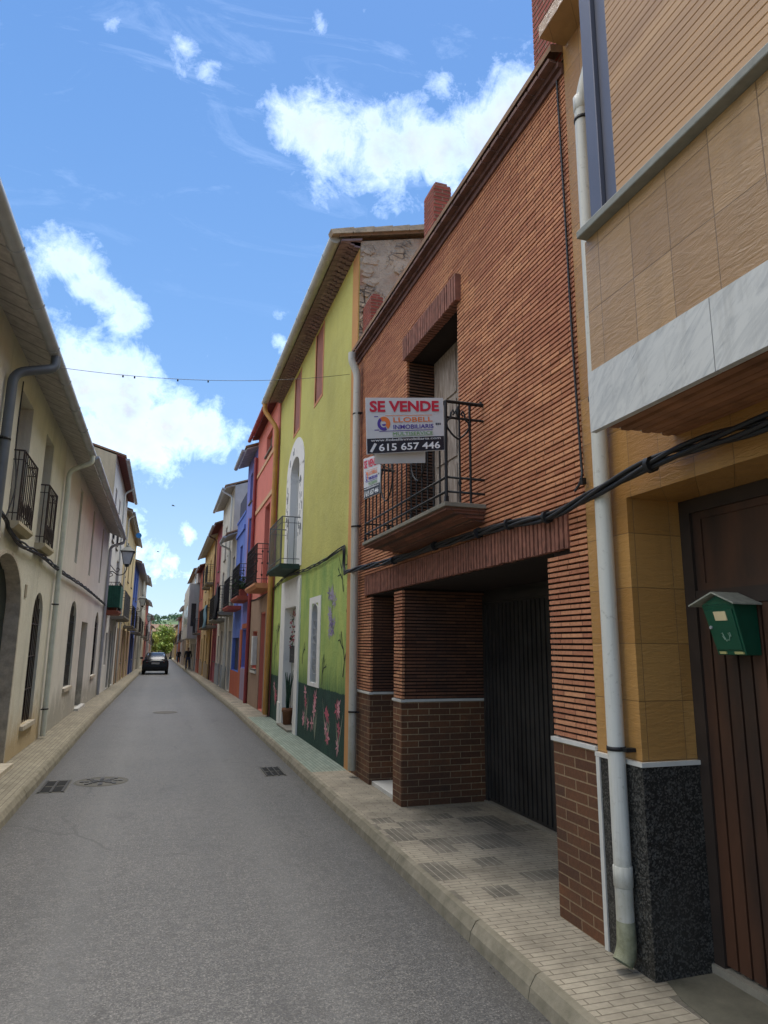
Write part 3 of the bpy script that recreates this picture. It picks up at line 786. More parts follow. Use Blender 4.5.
# balcony with corbelled brick underside and heart scrolls
bx, by0, by1, bz = 2.08, 4.89, 7.28, 2.885
mb = MB(); mb.box(bx, XR-.001, by0, by1, bz-.035, bz)
sl = T.part('balcony', mb, M['concrete'], bevel=.004)
mb = MB()
for k, (o, zz0, zz1) in enumerate(((.02, .062, .0355), (.10, .088, .0625), (.18, .114, .0885), (.26, .14, .1145))):
    mb.box(bx+o, XR-.002, by0+.02+k*.012, by1-.02-k*.09, bz-zz0, bz-zz1)
mb.add([(bx+.03, by0+.03, bz-.05), (XR-.001, by0+.03, bz-.16), (XR-.001, by1-.5, bz-.16), (bx+.03, by1-.04, bz-.05)], [(0, 1, 2, 3)])
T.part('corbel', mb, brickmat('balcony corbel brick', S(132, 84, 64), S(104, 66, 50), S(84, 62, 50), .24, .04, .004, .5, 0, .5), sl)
mb = MB(); zt = bz+.86; rx = bx+.03; ya, yb = by0+.03, by1-.03
for zz, r_ in ((zt, .016), (bz+.09, .011), (bz+.21, .011)):
    mb.tube([(XR, ya, zz), (rx, ya, zz), (rx, yb, zz), (XR, yb, zz)], r_, 6)
mb.tube([(XR, ya, zt-.14), (rx, ya, zt-.14)], .011, 6)
mb.tube([(rx-.0, ya, zt), (XR-.02, ya, zt), (XR-.02, ya, zt+.03)], .014, 6)
n = 17
for i in range(n+1):
    y = ya+(yb-ya)*i/n
    mb.tube([(rx, y, bz), (rx, y, zt)], .014 if i in (0, n) else .0085, 5)
    if i in (0, 6, 11, n): mb.box(rx-.014, rx+.014, y-.014, y+.014, bz, bz+.05)
for yc in (ya+.62, ya+1.55):
    for sg in (-1, 1):
        mb.tube([(rx-.008, yc+sg*.19*math.sin(a), bz+.5-.2*math.cos(a)*.9+.03*a) for a in [k*math.pi/8 for k in range(9)]], .008, 5)
xs = bx+.13
mb.tube([(xs+.02, ya, zt), (xs+.02, ya, bz)], .009, 5); mb.tube([(bx+.245, ya, zt), (bx+.245, ya, bz)], .011, 5)
mb.lathe((xs+.02, ya, bz+.17), [(.004, -.04), (.018, 0), (.004, .04)], 6)
rl = T.part('railing', mb, M['iron'], sl)
mb = MB(); hx, hz = xs+.005, zt-.20
for sg in (-1, 1):
    pts = []
    for k in range(17):
        a = k/16
        ang = math.pi*1.25*a
        pts.append((hx+sg*(.012+.1*math.sin(min(ang, math.pi*.78))*(1-.25*a)) if a > .02 else hx, ya-.005, hz-.12+.22*a+.04*math.sin(a*math.pi)))
    pts += [(hx+sg*.045, ya-.005, hz+.13), (hx+sg*.03, ya-.005, hz+.10), (hx+sg*.045, ya-.005, hz+.085)]
    mb.tube(pts, .0085, 5)
mb.lathe((hx, ya-.005, hz+.12), [(.004, -.05), (.026, 0), (.004, .045)], 8)
T.part('heart_scroll', mb, M['iron'], rl)
# eave: two corbelled courses, tile ends
mb = MB(); mb.box(XR-.02, XR+.03, BY0, BY1, BZT-.05, BZT+.001); mb.box(XR-.045, XR+.03, BY0, BY1+.02, BZT+.002, BZT+.042)
y = BY0+.02
T.part('cornice', mb, plain('brown cornice brick', S(96, 66, 58), .85, 0, .3, 9, 'pos'))
mb = MB()
while y < BY1:
    mb.hexa([(XR-.105, y, BZT+.044), (XR+.05, y, BZT+.045), (XR+.05, y+.149, BZT+.045), (XR-.105, y+.149, BZT+.044)],
            [(XR-.105, y+.008, BZT+.075), (XR+.05, y+.03, BZT+.10), (XR+.05, y+.1, BZT+.10), (XR-.105, y+.141, BZT+.075)]); y += .155
T.part('eave_tile', mb, plain('eave tile ends', S(104, 76, 68), .9, 0, .35, 7, 'pos'))
roof(T, 1, XR, BY0, BY1, BZT+.11, .06, .3, 7, None, False)
def chimney(x0, x1, y0, y1, z0, z1):
    mb = MB(); mb.box(x0, x1, y0, y1, z0, z1-.03); mb.box(x0+.03, x1-.03, y0+.03, y1-.03, z1-.03, z1+.02)
    z = z0
    while z < z1-.05:
        mb.box(x0-.006, x1+.006, y0-.006, y1+.006, z, z+.036); z += .05
    return T.part('chimney', mb, M['chimney'])
chimney(2.72, 2.93, 6.63, 6.94, 5.6, 7.19); chimney(2.51, 2.68, 8.5, 8.9, 5.5, 6.68); chimney(2.47, 2.95, 3.52, 3.93, 5.9, 8.6)
downpipe(T, [(2.30, 8.72, 5.83), (2.30, 8.72, 5.7), (2.375, 8.69, 5.52), (2.375, 8.63, .2)], .052, M['pvc_old'],
         brackets=[(2.375, 8.69, 4.9, .06), (2.375, 8.66, 3.3, .06), (2.375, 8.635, .9, .06)])

# for-sale sign: upright board fixed to the near corner post, reaching out over the pavement
def text_mesh(body, size, width=None, bold=.0, depth=.0015):
    cu = bpy.data.curves.new('lettering', 'FONT'); cu.body = body; cu.size = size; cu.extrude = depth; cu.offset = bold
    cu.align_x = 'LEFT'; cu.resolution_u = 3
    o = bpy.data.objects.new('lettering', cu); col.objects.link(o); bpy.context.view_layer.update()
    me = bpy.data.meshes.new_from_object(o.evaluated_get(bpy.context.evaluated_depsgraph_get()))
    vs = [tuple(v.co) for v in me.vertices]; fs = [tuple(p.vertices) for p in me.polygons]
    bpy.data.objects.remove(o); bpy.data.meshes.remove(me); bpy.data.curves.remove(cu)
    x0 = min(v[0] for v in vs); x1 = max(v[0] for v in vs)
    k = width/(x1-x0) if width else 1
    return [((v[0]-x0)*k, v[1], v[2]) for v in vs], fs
def sale_sign(name, label, TL, TR, BL, BR, loc):
    TL, TR, BL, BR = map(Vector, (TL, TR, BL, BR))
    nrm = (TR-TL).cross(TL-BL).normalized()
    W = (TR-TL).length; H = (TL-BL).length
    def P(u, v, o=0.0):            # u,v in 0..1 from top-left
        return (TL*(1-u)+TR*u)*(1-v)+(BL*(1-u)+BR*u)*v+nrm*o
    T = Thing(name, loc, label, 'sign', 'for sale signs on the balcony')
    mb = MB(); mb.hexa([P(0, 1, -.008), P(1, 1, -.008), P(1, 0, -.008), P(0, 0, -.008)], [P(0, 1), P(1, 1), P(1, 0), P(0, 0)])
    bd = T.part('board', mb, plain('white sign board', S(206, 206, 206), .5, 0, .05, 4))
    def rect(mb, u0, u1, v0, v1, o=.002): mb.add([P(u0, v1, o), P(u1, v1, o), P(u1, v0, o), P(u0, v0, o)], [(0, 1, 2, 3)])
    def text(s, u0, u1, vbase, hfrac, c, nm, bold=.0):
        vs, fs = text_mesh(s, 1.0, None, bold); hh = .72
        x1 = max(v[0] for v in vs)
        mb = MB(); mb.add([P(u0+(u1-u0)*v[0]/x1, vbase-hfrac*v[1]/hh, .003+max(0, v[2])) for v in vs], fs)
        T.part('lettering', mb, plain(nm, c, .5, 0, .03), bd)
    mb = MB(); rect(mb, 0.004, .996, .73, .992); T.part('black_band', mb, plain('black print', S(26, 28, 40), .5, 0, .05), bd)
    text('SE VENDE', .045, .94, .25, .19, S(200, 34, 60), 'red print', .035)
    text('LLOBELL', .34, .85, .45, .09, S(226, 120, 52), 'orange print', .012)
    text('INMOBILIARIS', .34, .86, .575, .08, S(78, 58, 150), 'purple print', .012)
    text('MULTISERVICE', .33, .85, .69, .06, S(96, 150, 84), 'green print', .0)
    text('www.llobellinmobiliaria.com', .05, .95, .785, .045, S(225, 225, 225), 'white print', .004)
    text('615 657 446', .15, .94, .955, .125, S(235, 235, 235), 'white number print', .016)
    # swirl logo with speed lines
    mb = MB(); cu, cv, ru, rv = .22, .47, .082, .125
    def arc(a0, a1, r0, r1, n=18):
        for k in range(n):
            a, b = a0+(a1-a0)*k/n, a0+(a1-a0)*(k+1)/n
            q = [(r0, a), (r0, b), (r1, b), (r1, a)]
            mb.add([P(cu+ru*r*math.cos(x), cv-rv*r*math.sin(x), .003) for r, x in q], [(0, 1, 2, 3)])
    arc(-.9, 2.2, .35, 1.0); T.part('logo_swirl', mb, plain('logo orange', S(226, 120, 52), .5, 0, .03), bd)
    mb = MB(); arc(2.2, 5.2, .55, 1.0); arc(3.6, 6.0, .1, .35)
    rect(mb, .10, .15, .335, .35, .003); rect(mb, .10, .16, .575, .59, .003); rect(mb, .16, .85, .60, .612, .003)
    T.part('logo_swirl', mb, plain('logo purple', S(78, 58, 150), .5, 0, .03), bd)
    mb = MB(); rect(mb, .24, .85, .325, .334, .003); T.part('logo_line', mb, plain('logo line', S(226, 120, 52), .5, 0, .03), bd)
    mb = MB(); rect(mb, .33, .85, .70, .707, .003); T.part('logo_line', mb, plain('logo green line', S(96, 150, 84), .5, 0, .03), bd)
    mb = MB()
    for u in (.89, .915, .94): rect(mb, u, u+.018, .48, .52, .003)
    T.part('print_mark', mb, plain('grey print', S(60, 60, 70), .5), bd)
    mb = MB(); mb.add([P(.035, .955, .004), P(.065, .975, .004), P(.125, .83, .004), P(.095, .81, .004)], [(0, 1, 2, 3)])
    T.part('phone_symbol', mb, plain('white symbol print', S(225, 225, 225), .5), bd)
    return T, P, bd
T1, P, bd = sale_sign('sale_sign', 'upper SE VENDE board standing clear of the balcony, facing down the street', (1.402, 4.87, 3.668), (2.06, 4.86, 3.745), (1.42, 4.87, 3.205), (2.07, 4.86, 3.30), (1.74, 4.87, 3.2))
mb = MB(); mb.tube([(1.42, 4.885, 3.3), (1.75, 5.6, 3.35), (2.1, 6.2, 3.45)], .006, 5); T1.part('stay_wire', mb, M['grey_iron'])
mb = MB()
mb.hexa([(1.50, 4.925, 3.15), (1.93, 4.93, 3.20), (1.93, 4.936, 3.20), (1.50, 4.931, 3.15)], [(1.50, 4.925, 3.6), (1.93, 4.93, 3.65), (1.93, 4.936, 3.65), (1.50, 4.931, 3.6)]); T1.part('rear_board', mb, plain('white board back', S(196, 196, 196), .6, 0, .06, 4))
T2, P, bd2 = sale_sign('sale_sign', 'second SE VENDE board flat on the railing at its far end', (2.088, 7.30, 3.87), (2.088, 6.64, 3.76), (2.088, 7.26, 3.38), (2.088, 6.66, 3.33), (2.088, 7.0, 3.3))

# ---- bundled cables along the facades
def smooth_path(pts, n=8):
    P = [Vector(p) for p in pts]; out = []
    for i in range(len(P)-1):
        p0, p1, p2, p3 = P[max(i-1, 0)], P[i], P[i+1], P[min(i+2, len(P)-1)]
        for k in range(n):
            t = k/n
            out.append(.5*((2*p1)+(-p0+p2)*t+(2*p0-5*p1+4*p2-p3)*t*t+(-p0+3*p1-3*p2+p3)*t**3))
    return out+[P[-1]]
def bundle(T, pts, r, k, spread, seed=1, tw=3.5, name='cable'):
    path = smooth_path(pts, 10); rr = random.Random(seed)
    for j in range(k):
        ph = 2*math.pi*j/k; mb = MB(); q = []
        dist = 0
        for i, p in enumerate(path):
            if i: dist += (p-path[i-1]).length
            s = spread*(1+.35*math.sin(dist*2.1+j))
            q.append(p+Vector((s*.5*math.cos(ph+dist*tw), 0, s*math.sin(ph+dist*tw)+.004*math.sin(dist*5+j*2))))
        mb.tube(q, r, 6); T.part(name, mb, M['cable'])
T = Thing('cable_bundle', (2.4, 3.4, 2.6), 'thick twisted black cable bundle strung along the brick and tiled houses', 'cable')
bundle(T, [(2.3, -1.2, 2.70), (2.28, 1.5, 2.66), (2.30, 2.1, 2.66), (2.33, 2.45, 2.68), (2.35, 2.8, 2.68), (2.325, 3.27, 2.62), (2.40, 3.87, 2.60), (2.40, 4.43, 2.64), (2.41, 5.73, 2.675), (2.40, 7.1, 2.675), (2.33, 8.7, 2.72), (2.38, 9.2, 2.74)], .013, 4, .022)
mb = MB()
for (y, z) in ((1.9, 2.66), (2.8, 2.68), (3.9, 2.60), (4.43, 2.64), (4.95, 2.655), (5.9, 2.675), (7.1, 2.675)):
    mb.tube([(2.40-(.05 if y < 3.5 else 0), y-.015, z), (2.40-(.05 if y < 3.5 else 0), y+.015, z)], .045, 8)
pieces(T, 'tie', mb, M['cable'])
mb = MB(); mb.tube(smooth_path([(2.435, 3.60, 5.75), (2.432, 3.575, 4.8), (2.434, 3.56, 3.7), (2.425, 3.52, 2.95), (2.41, 3.50, 2.78), (2.39, 3.55, 2.70)]), .008, 6); T.part('drop_cable', mb, M['cable'])
mb = MB(); mb.box(2.40, 2.43, 3.48, 3.51, 2.735, 2.775); T.part('clamp', mb, M['iron'])
T = Thing('cable_bundle', (2.42, 12, 3.1), 'drooping black cables clipped across the green facade', 'cable')
bundle(T, [(2.38, 9.2, 2.74), (2.40, 9.33, 2.86), (2.41, 9.38, 3.1), (2.42, 9.6, 3.13), (2.41, 11, 3.08), (2.41, 12.76, 3.10), (2.42, 14.4, 3.16), (2.42, 16.0, 3.03), (2.40, 18, 2.95), (2.40, 20.2, 2.98)], .010, 3, .022, 3, 2.2)

# ---- green painted house
def greenwall():
    m, nt, b = newmat('green painted render'); p = pos(nt); x, y, z = sep(nt, p)
    up = mix(nt, mapr(nt, noise(nt, p, .7, 6, .6), .38, .66), S(194, 188, 102), S(176, 169, 92))
    st = noise(nt, mapping(nt, p, (3, 3, .3)), 1.6, 6, .65)
    up = mix(nt, mapr(nt, st, .55, .8, 0, .22), up, S(140, 136, 76)); bl = noise(nt, p, 2.4, 7, .7, .5); up = mix(nt, mapr(nt, bl, .5, .68, 0, .3), up, S(194, 194, 124))
    lo = mix(nt, mapr(nt, noise(nt, mapping(nt, p, (2, 2, .8)), 1.5, 7, .65), .38, .66), S(176, 190, 100), S(136, 164, 88))
    gr = noise(nt, mapping(nt, p, (16, 16, .9)), 1.0, 4, .6)
    zz = mth(nt, 'SUBTRACT', z, mth(nt, 'MULTIPLY', gr, 1.0))
    lo = mix(nt, mapr(nt, zz, .5, 1.0, .85, 0), lo, S(66, 104, 54))
    c = mix(nt, mapr(nt, mth(nt, 'ADD', z, mth(nt, 'MULTIPLY', noise(nt, p, 1.3, 4), .3)), 3.22, 3.32), lo, up)
    dd = mix(nt, mapr(nt, noise(nt, p, 3, 6, .7), .4, .7), S(18, 52, 42), S(30, 68, 52))
    edge = mth(nt, 'ADD', z, mth(nt, 'MULTIPLY', noise(nt, mapping(nt, p, (6, 6, 1)), 2, 3), .05))
    c = mix(nt, mapr(nt, edge, 1.085, 1.10), dd, c)
    sc_ = noise(nt, p, 16, 8, .75)
    c = mix(nt, mapr(nt, sc_, .58, .75, 0, .35), c, dark(S(150, 150, 120), .6))
    L(nt, c, b.inputs['Base Color']); b.inputs['Roughness'].default_value = .9
    bump(nt, b, mth(nt, 'ADD', noise(nt, p, 18, 8, .7), mth(nt, 'MULTIPLY', noise(nt, p, 3, 5), 1.5)), .4, .03); return m
M['green'] = greenwall()
def whitewash():
    m, nt, b = newmat('worn whitewash'); p = pos(nt)
    f = noise(nt, p, 5, 7, .7)
    c = mix(nt, mapr(nt, f, .56, .72, 0, .4), S(224, 221, 214), S(164, 162, 156))
    L(nt, c, b.inputs['Base Color']); b.inputs['Roughness'].default_value = .85; return m
M['whitewash'] = whitewash()
T = Thing('green_house', (XR, 12.5, PV), 'lime green house with white door surround and painted flowers along its base', 'house')
GY0, GY1, GZT = 8.925, 16.09, 7.75
ops = [dict(y0=11.35, y1=11.95, z0=6.2, z1=7.6, d=.22), dict(y0=13.5, y1=14.12, z0=6.24, z1=7.55, d=.22),
       dict(y0=13.3, y1=14.3, z0=3.29, z1=5.66, d=.22, arch=.3), dict(y0=13.15, y1=14.42, z0=PV-.05, z1=2.5, d=.24), dict(y0=11.17, y1=11.66, z0=1.12, z1=2.44, d=.14, arch=.18)]
mb = MB(); facade(mb, 1, XR, GY0, GY1, 0, GZT, ops); T.part('wall', mb, M['green'])
mb = MB(); shell(mb, 1, XR+.005, GY0, GY1, 0, GZT, 8, .26); T.part('gable', mb, M['rubble'])
# rough stones breaking the gable corner
mb = MB(); rr = random.Random(4)
for i in range(46):
    z = 5.9+1.8*i/46; w = rr.uniform(.08, .3); h = rr.uniform(.07, .16); zz = z+rr.uniform(-.05, .05)
    x = XR+rr.choice([.02, .02, rr.uniform(.1, 1.6)])
    if zz+h > GZT+.26*(x-XR)-.08: continue
    a = rr.uniform(.2, .45); j = lambda: rr.uniform(-.02, .02)
    q = [(x+w*cx+j(), zz+h*cz+j()) for cx, cz in ((0, .3), (.25, 0), (.8, .05), (1, .5), (.75, 1), (.2, .95))]
    dy = rr.uniform(.012, .04)
    mb.add([(x_, GY0+.001, z_) for x_, z_ in q]+[(x+w/2+(x_-x-w/2)*.8, GY0-dy, zz+h/2+(z_-zz-h/2)*.8) for x_, z_ in q],
           [tuple(range(6, 12))]+[(k, (k+1) % 6, 6+(k+1) % 6, 6+k) for k in range(6)])
T.part('rubble_stones', mb, M['rubble'])
pm = plaster('peach strip', S(206, 150, 92), None, .5)
mb = MB(); mb.box(XR-.012, XR+.02, 8.94, 9.27, PV, GZT-.15); T.part('corner_strip', mb, pm)
mb = MB(); mb.box(XR-.01, XR+.1, 11.645, 11.662, 1.12, 2.26); mb.box(XR-.01, XR+.1, 11.168, 11.185, 1.12, 2.26)
for k in range(10):
    q = [(XR+dx, 11.415-w_*math.cos(math.pi*kk/10), 2.26+r_*math.sin(math.pi*kk/10)) for dx in (-.01, .1) for w_, r_ in ((.245, .18), (.23, .165)) for kk in (k, k+1)]
    mb.hexa([q[0], q[1], q[3], q[2]], [q[4], q[5], q[7], q[6]])
T.part('window_lining', mb, plain('white window lining', S(206, 206, 204), .8))
mb = MB(); mb.box(XR-.01, XR+.03, 11.17, 11.66, 1.105, 1.123); T.part('window_sill', mb, plain('white window sill', S(206, 206, 204), .8))
mb = MB()   # white surrounds, each a raised band with a real thickness
def band(mb, y0, y1, z0, z1, hole, x=XR, t=.012):
    a, b, c, d = hole
    for q in ((y0, a, z0, z1), (b, y1, z0, z1), (a, b, d, z1), (a, b, z0, c)):
        if q[1]-q[0] > .005 and q[3]-q[2] > .005: mb.box(x-t, x+.03, q[0], q[1], q[2], q[3])
band(mb, 12.75, 14.95, PV, 3.06, (13.15, 14.42, PV, 2.5)); band(mb, 10.96, 11.86, 1.06, 2.55, (11.17, 11.66, 1.12, 2.44))
n = 14
def archpt(yc, w, zs, r, k): return (yc-w*math.cos(math.pi*k/n), zs+r*math.sin(math.pi*k/n))
for k in range(n):
    a0, a1 = archpt(13.8, .5, 5.36, .3, k), archpt(13.8, .5, 5.36, .3, k+1); b0, b1 = archpt(13.8, 1.0, 5.3, .75, k), archpt(13.8, 1.0, 5.3, .75, k+1)
    x = XR-.012
    mb.hexa([(x, a0[0], a0[1]), (x, a1[0], a1[1]), (x, b1[0], b1[1]), (x, b0[0], b0[1])], [(XR+.02, a0[0], a0[1]), (XR+.02, a1[0], a1[1]), (XR+.02, b1[0], b1[1]), (XR+.02, b0[0], b0[1])])
mb.box(XR-.012, XR+.02, 12.8, 13.3, 3.25, 5.34); mb.box(XR-.012, XR+.02, 14.3, 14.8, 3.25, 5.34)
for (a, b, c, d, dp) in ((13.15, 14.42, PV, 2.5, .17), (13.3, 14.3, 3.29, 5.36, .15)):
    mb.box(XR-.01, XR+dp, b-.014, b+.001, c, d); mb.box(XR-.01, XR+dp, a-.001, a+.014, c, d)
mb.box(XR-.01, XR+.17, 13.16, 14.41, 2.486, 2.501)
for k in range(n):
    a0, a1 = archpt(13.8, .5, 5.36, .3, k), archpt(13.8, .5, 5.36, .3, k+1); b0, b1 = archpt(13.8, .487, 5.355, .288, k), archpt(13.8, .487, 5.355, .288, k+1)
    mb.hexa([(XR-.01, *a0), (XR-.01, *a1), (XR-.01, *b1), (XR-.01, *b0)], [(XR+.15, *a0), (XR+.15, *a1), (XR+.15, *b1), (XR+.15, *b0)])
sr = T.part('surround', mb, M['whitewash'])
mb = MB(); mb.box(XR-.03, XR+.04, 12.72, 13.0, PV, 2.98); mb.box(XR-.03, XR+.04, 14.6, 14.92, PV, .55); pieces(T, 'pilaster', mb, M['whitewash'], sr)
mb = MB(); rr = random.Random(2)
for k in range(46):     # painted bamboo-like flecks in the surround
    side_ = rr.choice((-1, 1)); zz = rr.uniform(3.9, 5.4); y = 13.8+side_*rr.uniform(.58, .9)
    if zz > 5.1:
        a = rr.uniform(.3, 2.84); y = 13.8-.78*math.cos(a); zz = 5.33+.5*math.sin(a)
    l = rr.uniform(.03, .09); d = rr.uniform(.012, .03)
    mb.hexa([(XR-.0145, y-d, zz-l), (XR-.0145, y+d, zz-l*.7), (XR-.0115, y+d, zz-l*.7), (XR-.0115, y-d, zz-l)], [(XR-.0145, y-d, zz+l*.8), (XR-.0145, y+d, zz+l), (XR-.0115, y+d, zz+l), (XR-.0115, y-d, zz+l*.8)])
T.part('painted_flecks', mb, plain('painted grey flecks', S(74, 80, 84), .8), sr)
bs = plain('brown attic shutter', S(146, 90, 68), .7, 0, .2, 4)
for (a, b, c, d) in ((11.35, 11.95, 6.2, 7.6), (13.5, 14.12, 6.24, 7.55)):
    mb = MB(); mb.box(XR+.012, XR+.05, a, b, c, d); T.part('attic_shutter', mb, bs)
    mb = MB(); 
    for q in ((a-.07, a, c-.06, d), (b, b+.07, c-.06, d), (a, b, c-.06, c)): mb.box(XR-.008, XR+.02, q[0], q[1], q[2], q[3])
    T.part('attic_frame', mb, plain('peach attic frame', S(190, 128, 86), .8))
window(T, 1, XR, 13.3, 14.3, 3.29, 5.66, plain('pale grey shutter', S(150, 154, 162), .6), M['white_wood'], .15, 1, 2, .3, 'balcony_door')
window(T, 1, XR, 11.17, 11.66, 1.12, 2.44, M['glass_dark'], M['whitewash'], .1, 0, 2, .18)
mb = MB(); xg = XR+.02
for k in range(5): mb.tube([(xg, 11.22+.1*k, 1.14), (xg, 11.22+.1*k, 2.38-.06*abs(k-2))], .006, 5)
for zz in (1.3, 1.55, 1.8, 2.05):
    for s in (-1, 1):
        mb.tube([(xg, 11.415+s*(.03+.15*abs(math.sin(a))), zz+.1*math.cos(a*1.0)+.02*a) for a in [k*math.pi/6 for k in range(7)]], .007, 4)
T.part('grille', mb, plain('white grille', S(170, 172, 172), .6))
door(T, 1, XR, 13.17, 14.40, PV+.03, 2.48, M['white_wood'], .18, 1)
mb = MB(); mb.box(XR+.10, XR+.165, 13.72, 14.30, 1.38, 1.72); lb = T.part('letter_box', mb, plain('black letter box', S(28, 30, 34), .5))
mb = MB(); mb.box(XR+.095, XR+.099, 13.85, 14.15, 1.52, 1.545); mb.box(XR+.095, XR+.099, 13.9, 14.1, 1.44, 1.46); T.part('slot', mb, M['grey_iron'], lb)
mb = MB(); mb.box(XR-.10, XR+.22, 13.16, 14.41, PV-.01, PV+.04); T.part('doorstep', mb, M['concrete'])
mb = MB(); rr = random.Random(12)
for k in range(70):
    t = rr.random(); c = Vector((XR+.10+rr.uniform(-.05, .05), 14.02+rr.gauss(0, .13), 2.4-.75*t)); r = rr.uniform(.02, .045)
    u = Vector((rr.gauss(0, 1), rr.gauss(0, 1), rr.gauss(0, 1))).normalized(); w = u.cross(Vector((.3, .2, 1))).normalized()
    mb.cur = 0 if rr.random() < .6 else 1
    mb.add([c+u*r, c+w*r*.6, c-u*r, c-w*r*.6], [(0, 1, 2, 3)])
solo('hanging_flowers', mb, [plain('pink petals', S(176, 92, 96), .8), plain('dark leaves', S(58, 66, 44), .8)], (XR+.10, 14.02, 2.4), 'string of dried pink flowers hanging on the white door', 'flowers')
# painted plants along the dark base
def petals(T, yc, zc, h, mats, seed, name='painted_flower', nf=5):
    rr = random.Random(seed); mb = MB(); x = XR-.003
    def leaf(y, z, ang, l, w):
        ca, sa = math.cos(ang), math.sin(ang)
        mb.poly([(x, y, z), (x, y+ca*l*.5-sa*w, z+sa*l*.5+ca*w), (x, y+ca*l, z+sa*l), (x, y+ca*l*.5+sa*w, z+sa*l*.5-ca*w)])
    mb.cur = 2
    for k in range(5): leaf(yc, zc-h*.5, math.pi/2+rr.uniform(-.5, .5), h*rr.uniform(.5, 1.0), .012)
    for k in range(nf):
        y, z = yc+rr.gauss(0, .09), zc+rr.uniform(-h*.4, h*.45)
        mb.cur = rr.choice((0, 0, 1))
        a0 = rr.uniform(0, 6)
        for q in range(6): leaf(y, z, a0+q*math.pi/3, rr.uniform(.08, .17), rr.uniform(.016, .03))
    # separate layers so that strokes never share a plane
    vs = mb.v; step = 0
    for fi, f in enumerate(mb.f):
        for i in f: vs[i] = (vs[i][0]-fi*.00006, vs[i][1], vs[i][2])
    return T.part(name, mb, mats)
pm3 = [plain('pink paint', S(214, 152, 160), .8, 0, .15, 30), plain('red paint', S(186, 92, 108), .8, 0, .2, 30), plain('pale stem paint', S(168, 172, 150), .8, 0, .2, 30)]
for i, (y, z, h) in enumerate(((12.0, .66, .72), (11.2, .60, .74), (10.35, .64, .78), (9.66, .60, .70), (15.35, .72, .66))): petals(T, y, z, h, pm3, 20+i)
pw3 = [plain('lilac paint', S(160, 150, 168), .8, 0, .2, 30), plain('violet paint', S(122, 110, 138), .8, 0, .2, 30), plain('sage paint', S(120, 132, 90), .8)]
for i, (y, z, h) in enumerate(((10.2, 2.62, .3), (10.16, 2.42, .34), (10.24, 2.25, .3), (10.15, 2.08, .22), (10.2, 1.95, .16))): petals(T, y, z, h, pw3, 40+i, 'painted_wisteria', 3)
mb = MB(); rr = random.Random(8)
def twig(p, ang, l, d):
    if d == 0 or l < .06: return
    q = (p[0]+math.cos(ang)*l, p[1]+math.sin(ang)*l); w = .006+.003*d
    nx, ny = -math.sin(ang)*w, math.cos(ang)*w; x = XR-.002
    mb.poly([(x, p[0]+nx, p[1]+ny), (x, q[0]+nx*.6, q[1]+ny*.6), (x, q[0]-nx*.6, q[1]-ny*.6), (x, p[0]-nx, p[1]-ny)])
    for k in range(2): twig(q, ang+rr.uniform(-.8, .8), l*rr.uniform(.65, .9), d-1)
twig((9.32, 2.2), 2.2, .26, 5); twig((9.30, 1.72), 2.9, .2, 4); twig((14.98+.35, 1.5), 1.5, .22, 5); twig((12.4, 1.4), 1.7, .16, 4); twig((9.45, 1.3), 1.9, .24, 5); twig((10.75, 1.12), 1.6, .18, 4); twig((9.5, 2.5), 1.2, .2, 4); twig((15.6, 1.2), 1.7, .2, 4)
for fi, f in enumerate(mb.f):
    for i in f: mb.v[i] = (mb.v[i][0]-fi*.00004, mb.v[i][1], mb.v[i][2])
T.part('painted_branch', mb, plain('black brush paint', S(40, 48, 34), .8))
balcony(T, 1, XR, 12.95, 14.62, 3.28, .40, .93, .10, plain('dark green slab', S(44, 66, 58), .8, 0, .3, 5, 'pos'), M['grey_iron'], .125)
eave(T, 1, XR, GY0-.04, GY1+.1, GZT, .30, .26, M['soffit_brick'])
mb = MB()   # corbelled tile courses below the eave
for k, (o, z) in enumerate(((.03, .05), (.09, .045), (.15, .045))):
    y = GY0
    while y < GY1-.1:
        mb.box(XR-o-.06, XR+.01, y, y+.1, GZT-z-.06+.02*k, GZT-z+.0+.02*k); y += .14
T.part('corbel_tiles', mb, M['soffit_brick'])
roof(T, 1, XR, GY0-.07, GY1, GZT+.03, .30, .26, 8)
# loose ridge tiles and mortar along the verge
mb = MB(); rr = random.Random(6); x = XR-.45
while x < XR+4:
    z = GZT+.03+.26*(x-XR)+.08; l = rr.uniform(.24, .32)
    mb.hexa([(x, GY0-.12, z-.03), (x+l, GY0-.12, z-.03+.26*l), (x+l, GY0+.1, z+.26*l), (x, GY0+.1, z)], [(x-.03, GY0-.10, z+.05), (x+l+.02, GY0-.10, z+.05+.26*l+.03), (x+l+.02, GY0+.08, z+.09+.26*l), (x-.03, GY0+.08, z+.07)]); x += l+.015
T.part('verge_tile', mb, rooftile('verge tile', S(168, 150, 126), S(120, 104, 90)))
gutter(T, 1, XR-.385, GY0+.02, GY1+.3, GZT-.01, .085, plain('pale gutter', S(168, 168, 160), .5, .1))
downpipe(T, [(XR-.385, GY1+.2, GZT-.08), (XR-.385, GY1+.2, GZT-.26), (XR-.10, GY1-.02, GZT-.75), (XR-.10, GY1-.02, PV+.05)], .06, plain('ochre painted pipe', S(178, 128, 62), .6, 0, .15, 4))
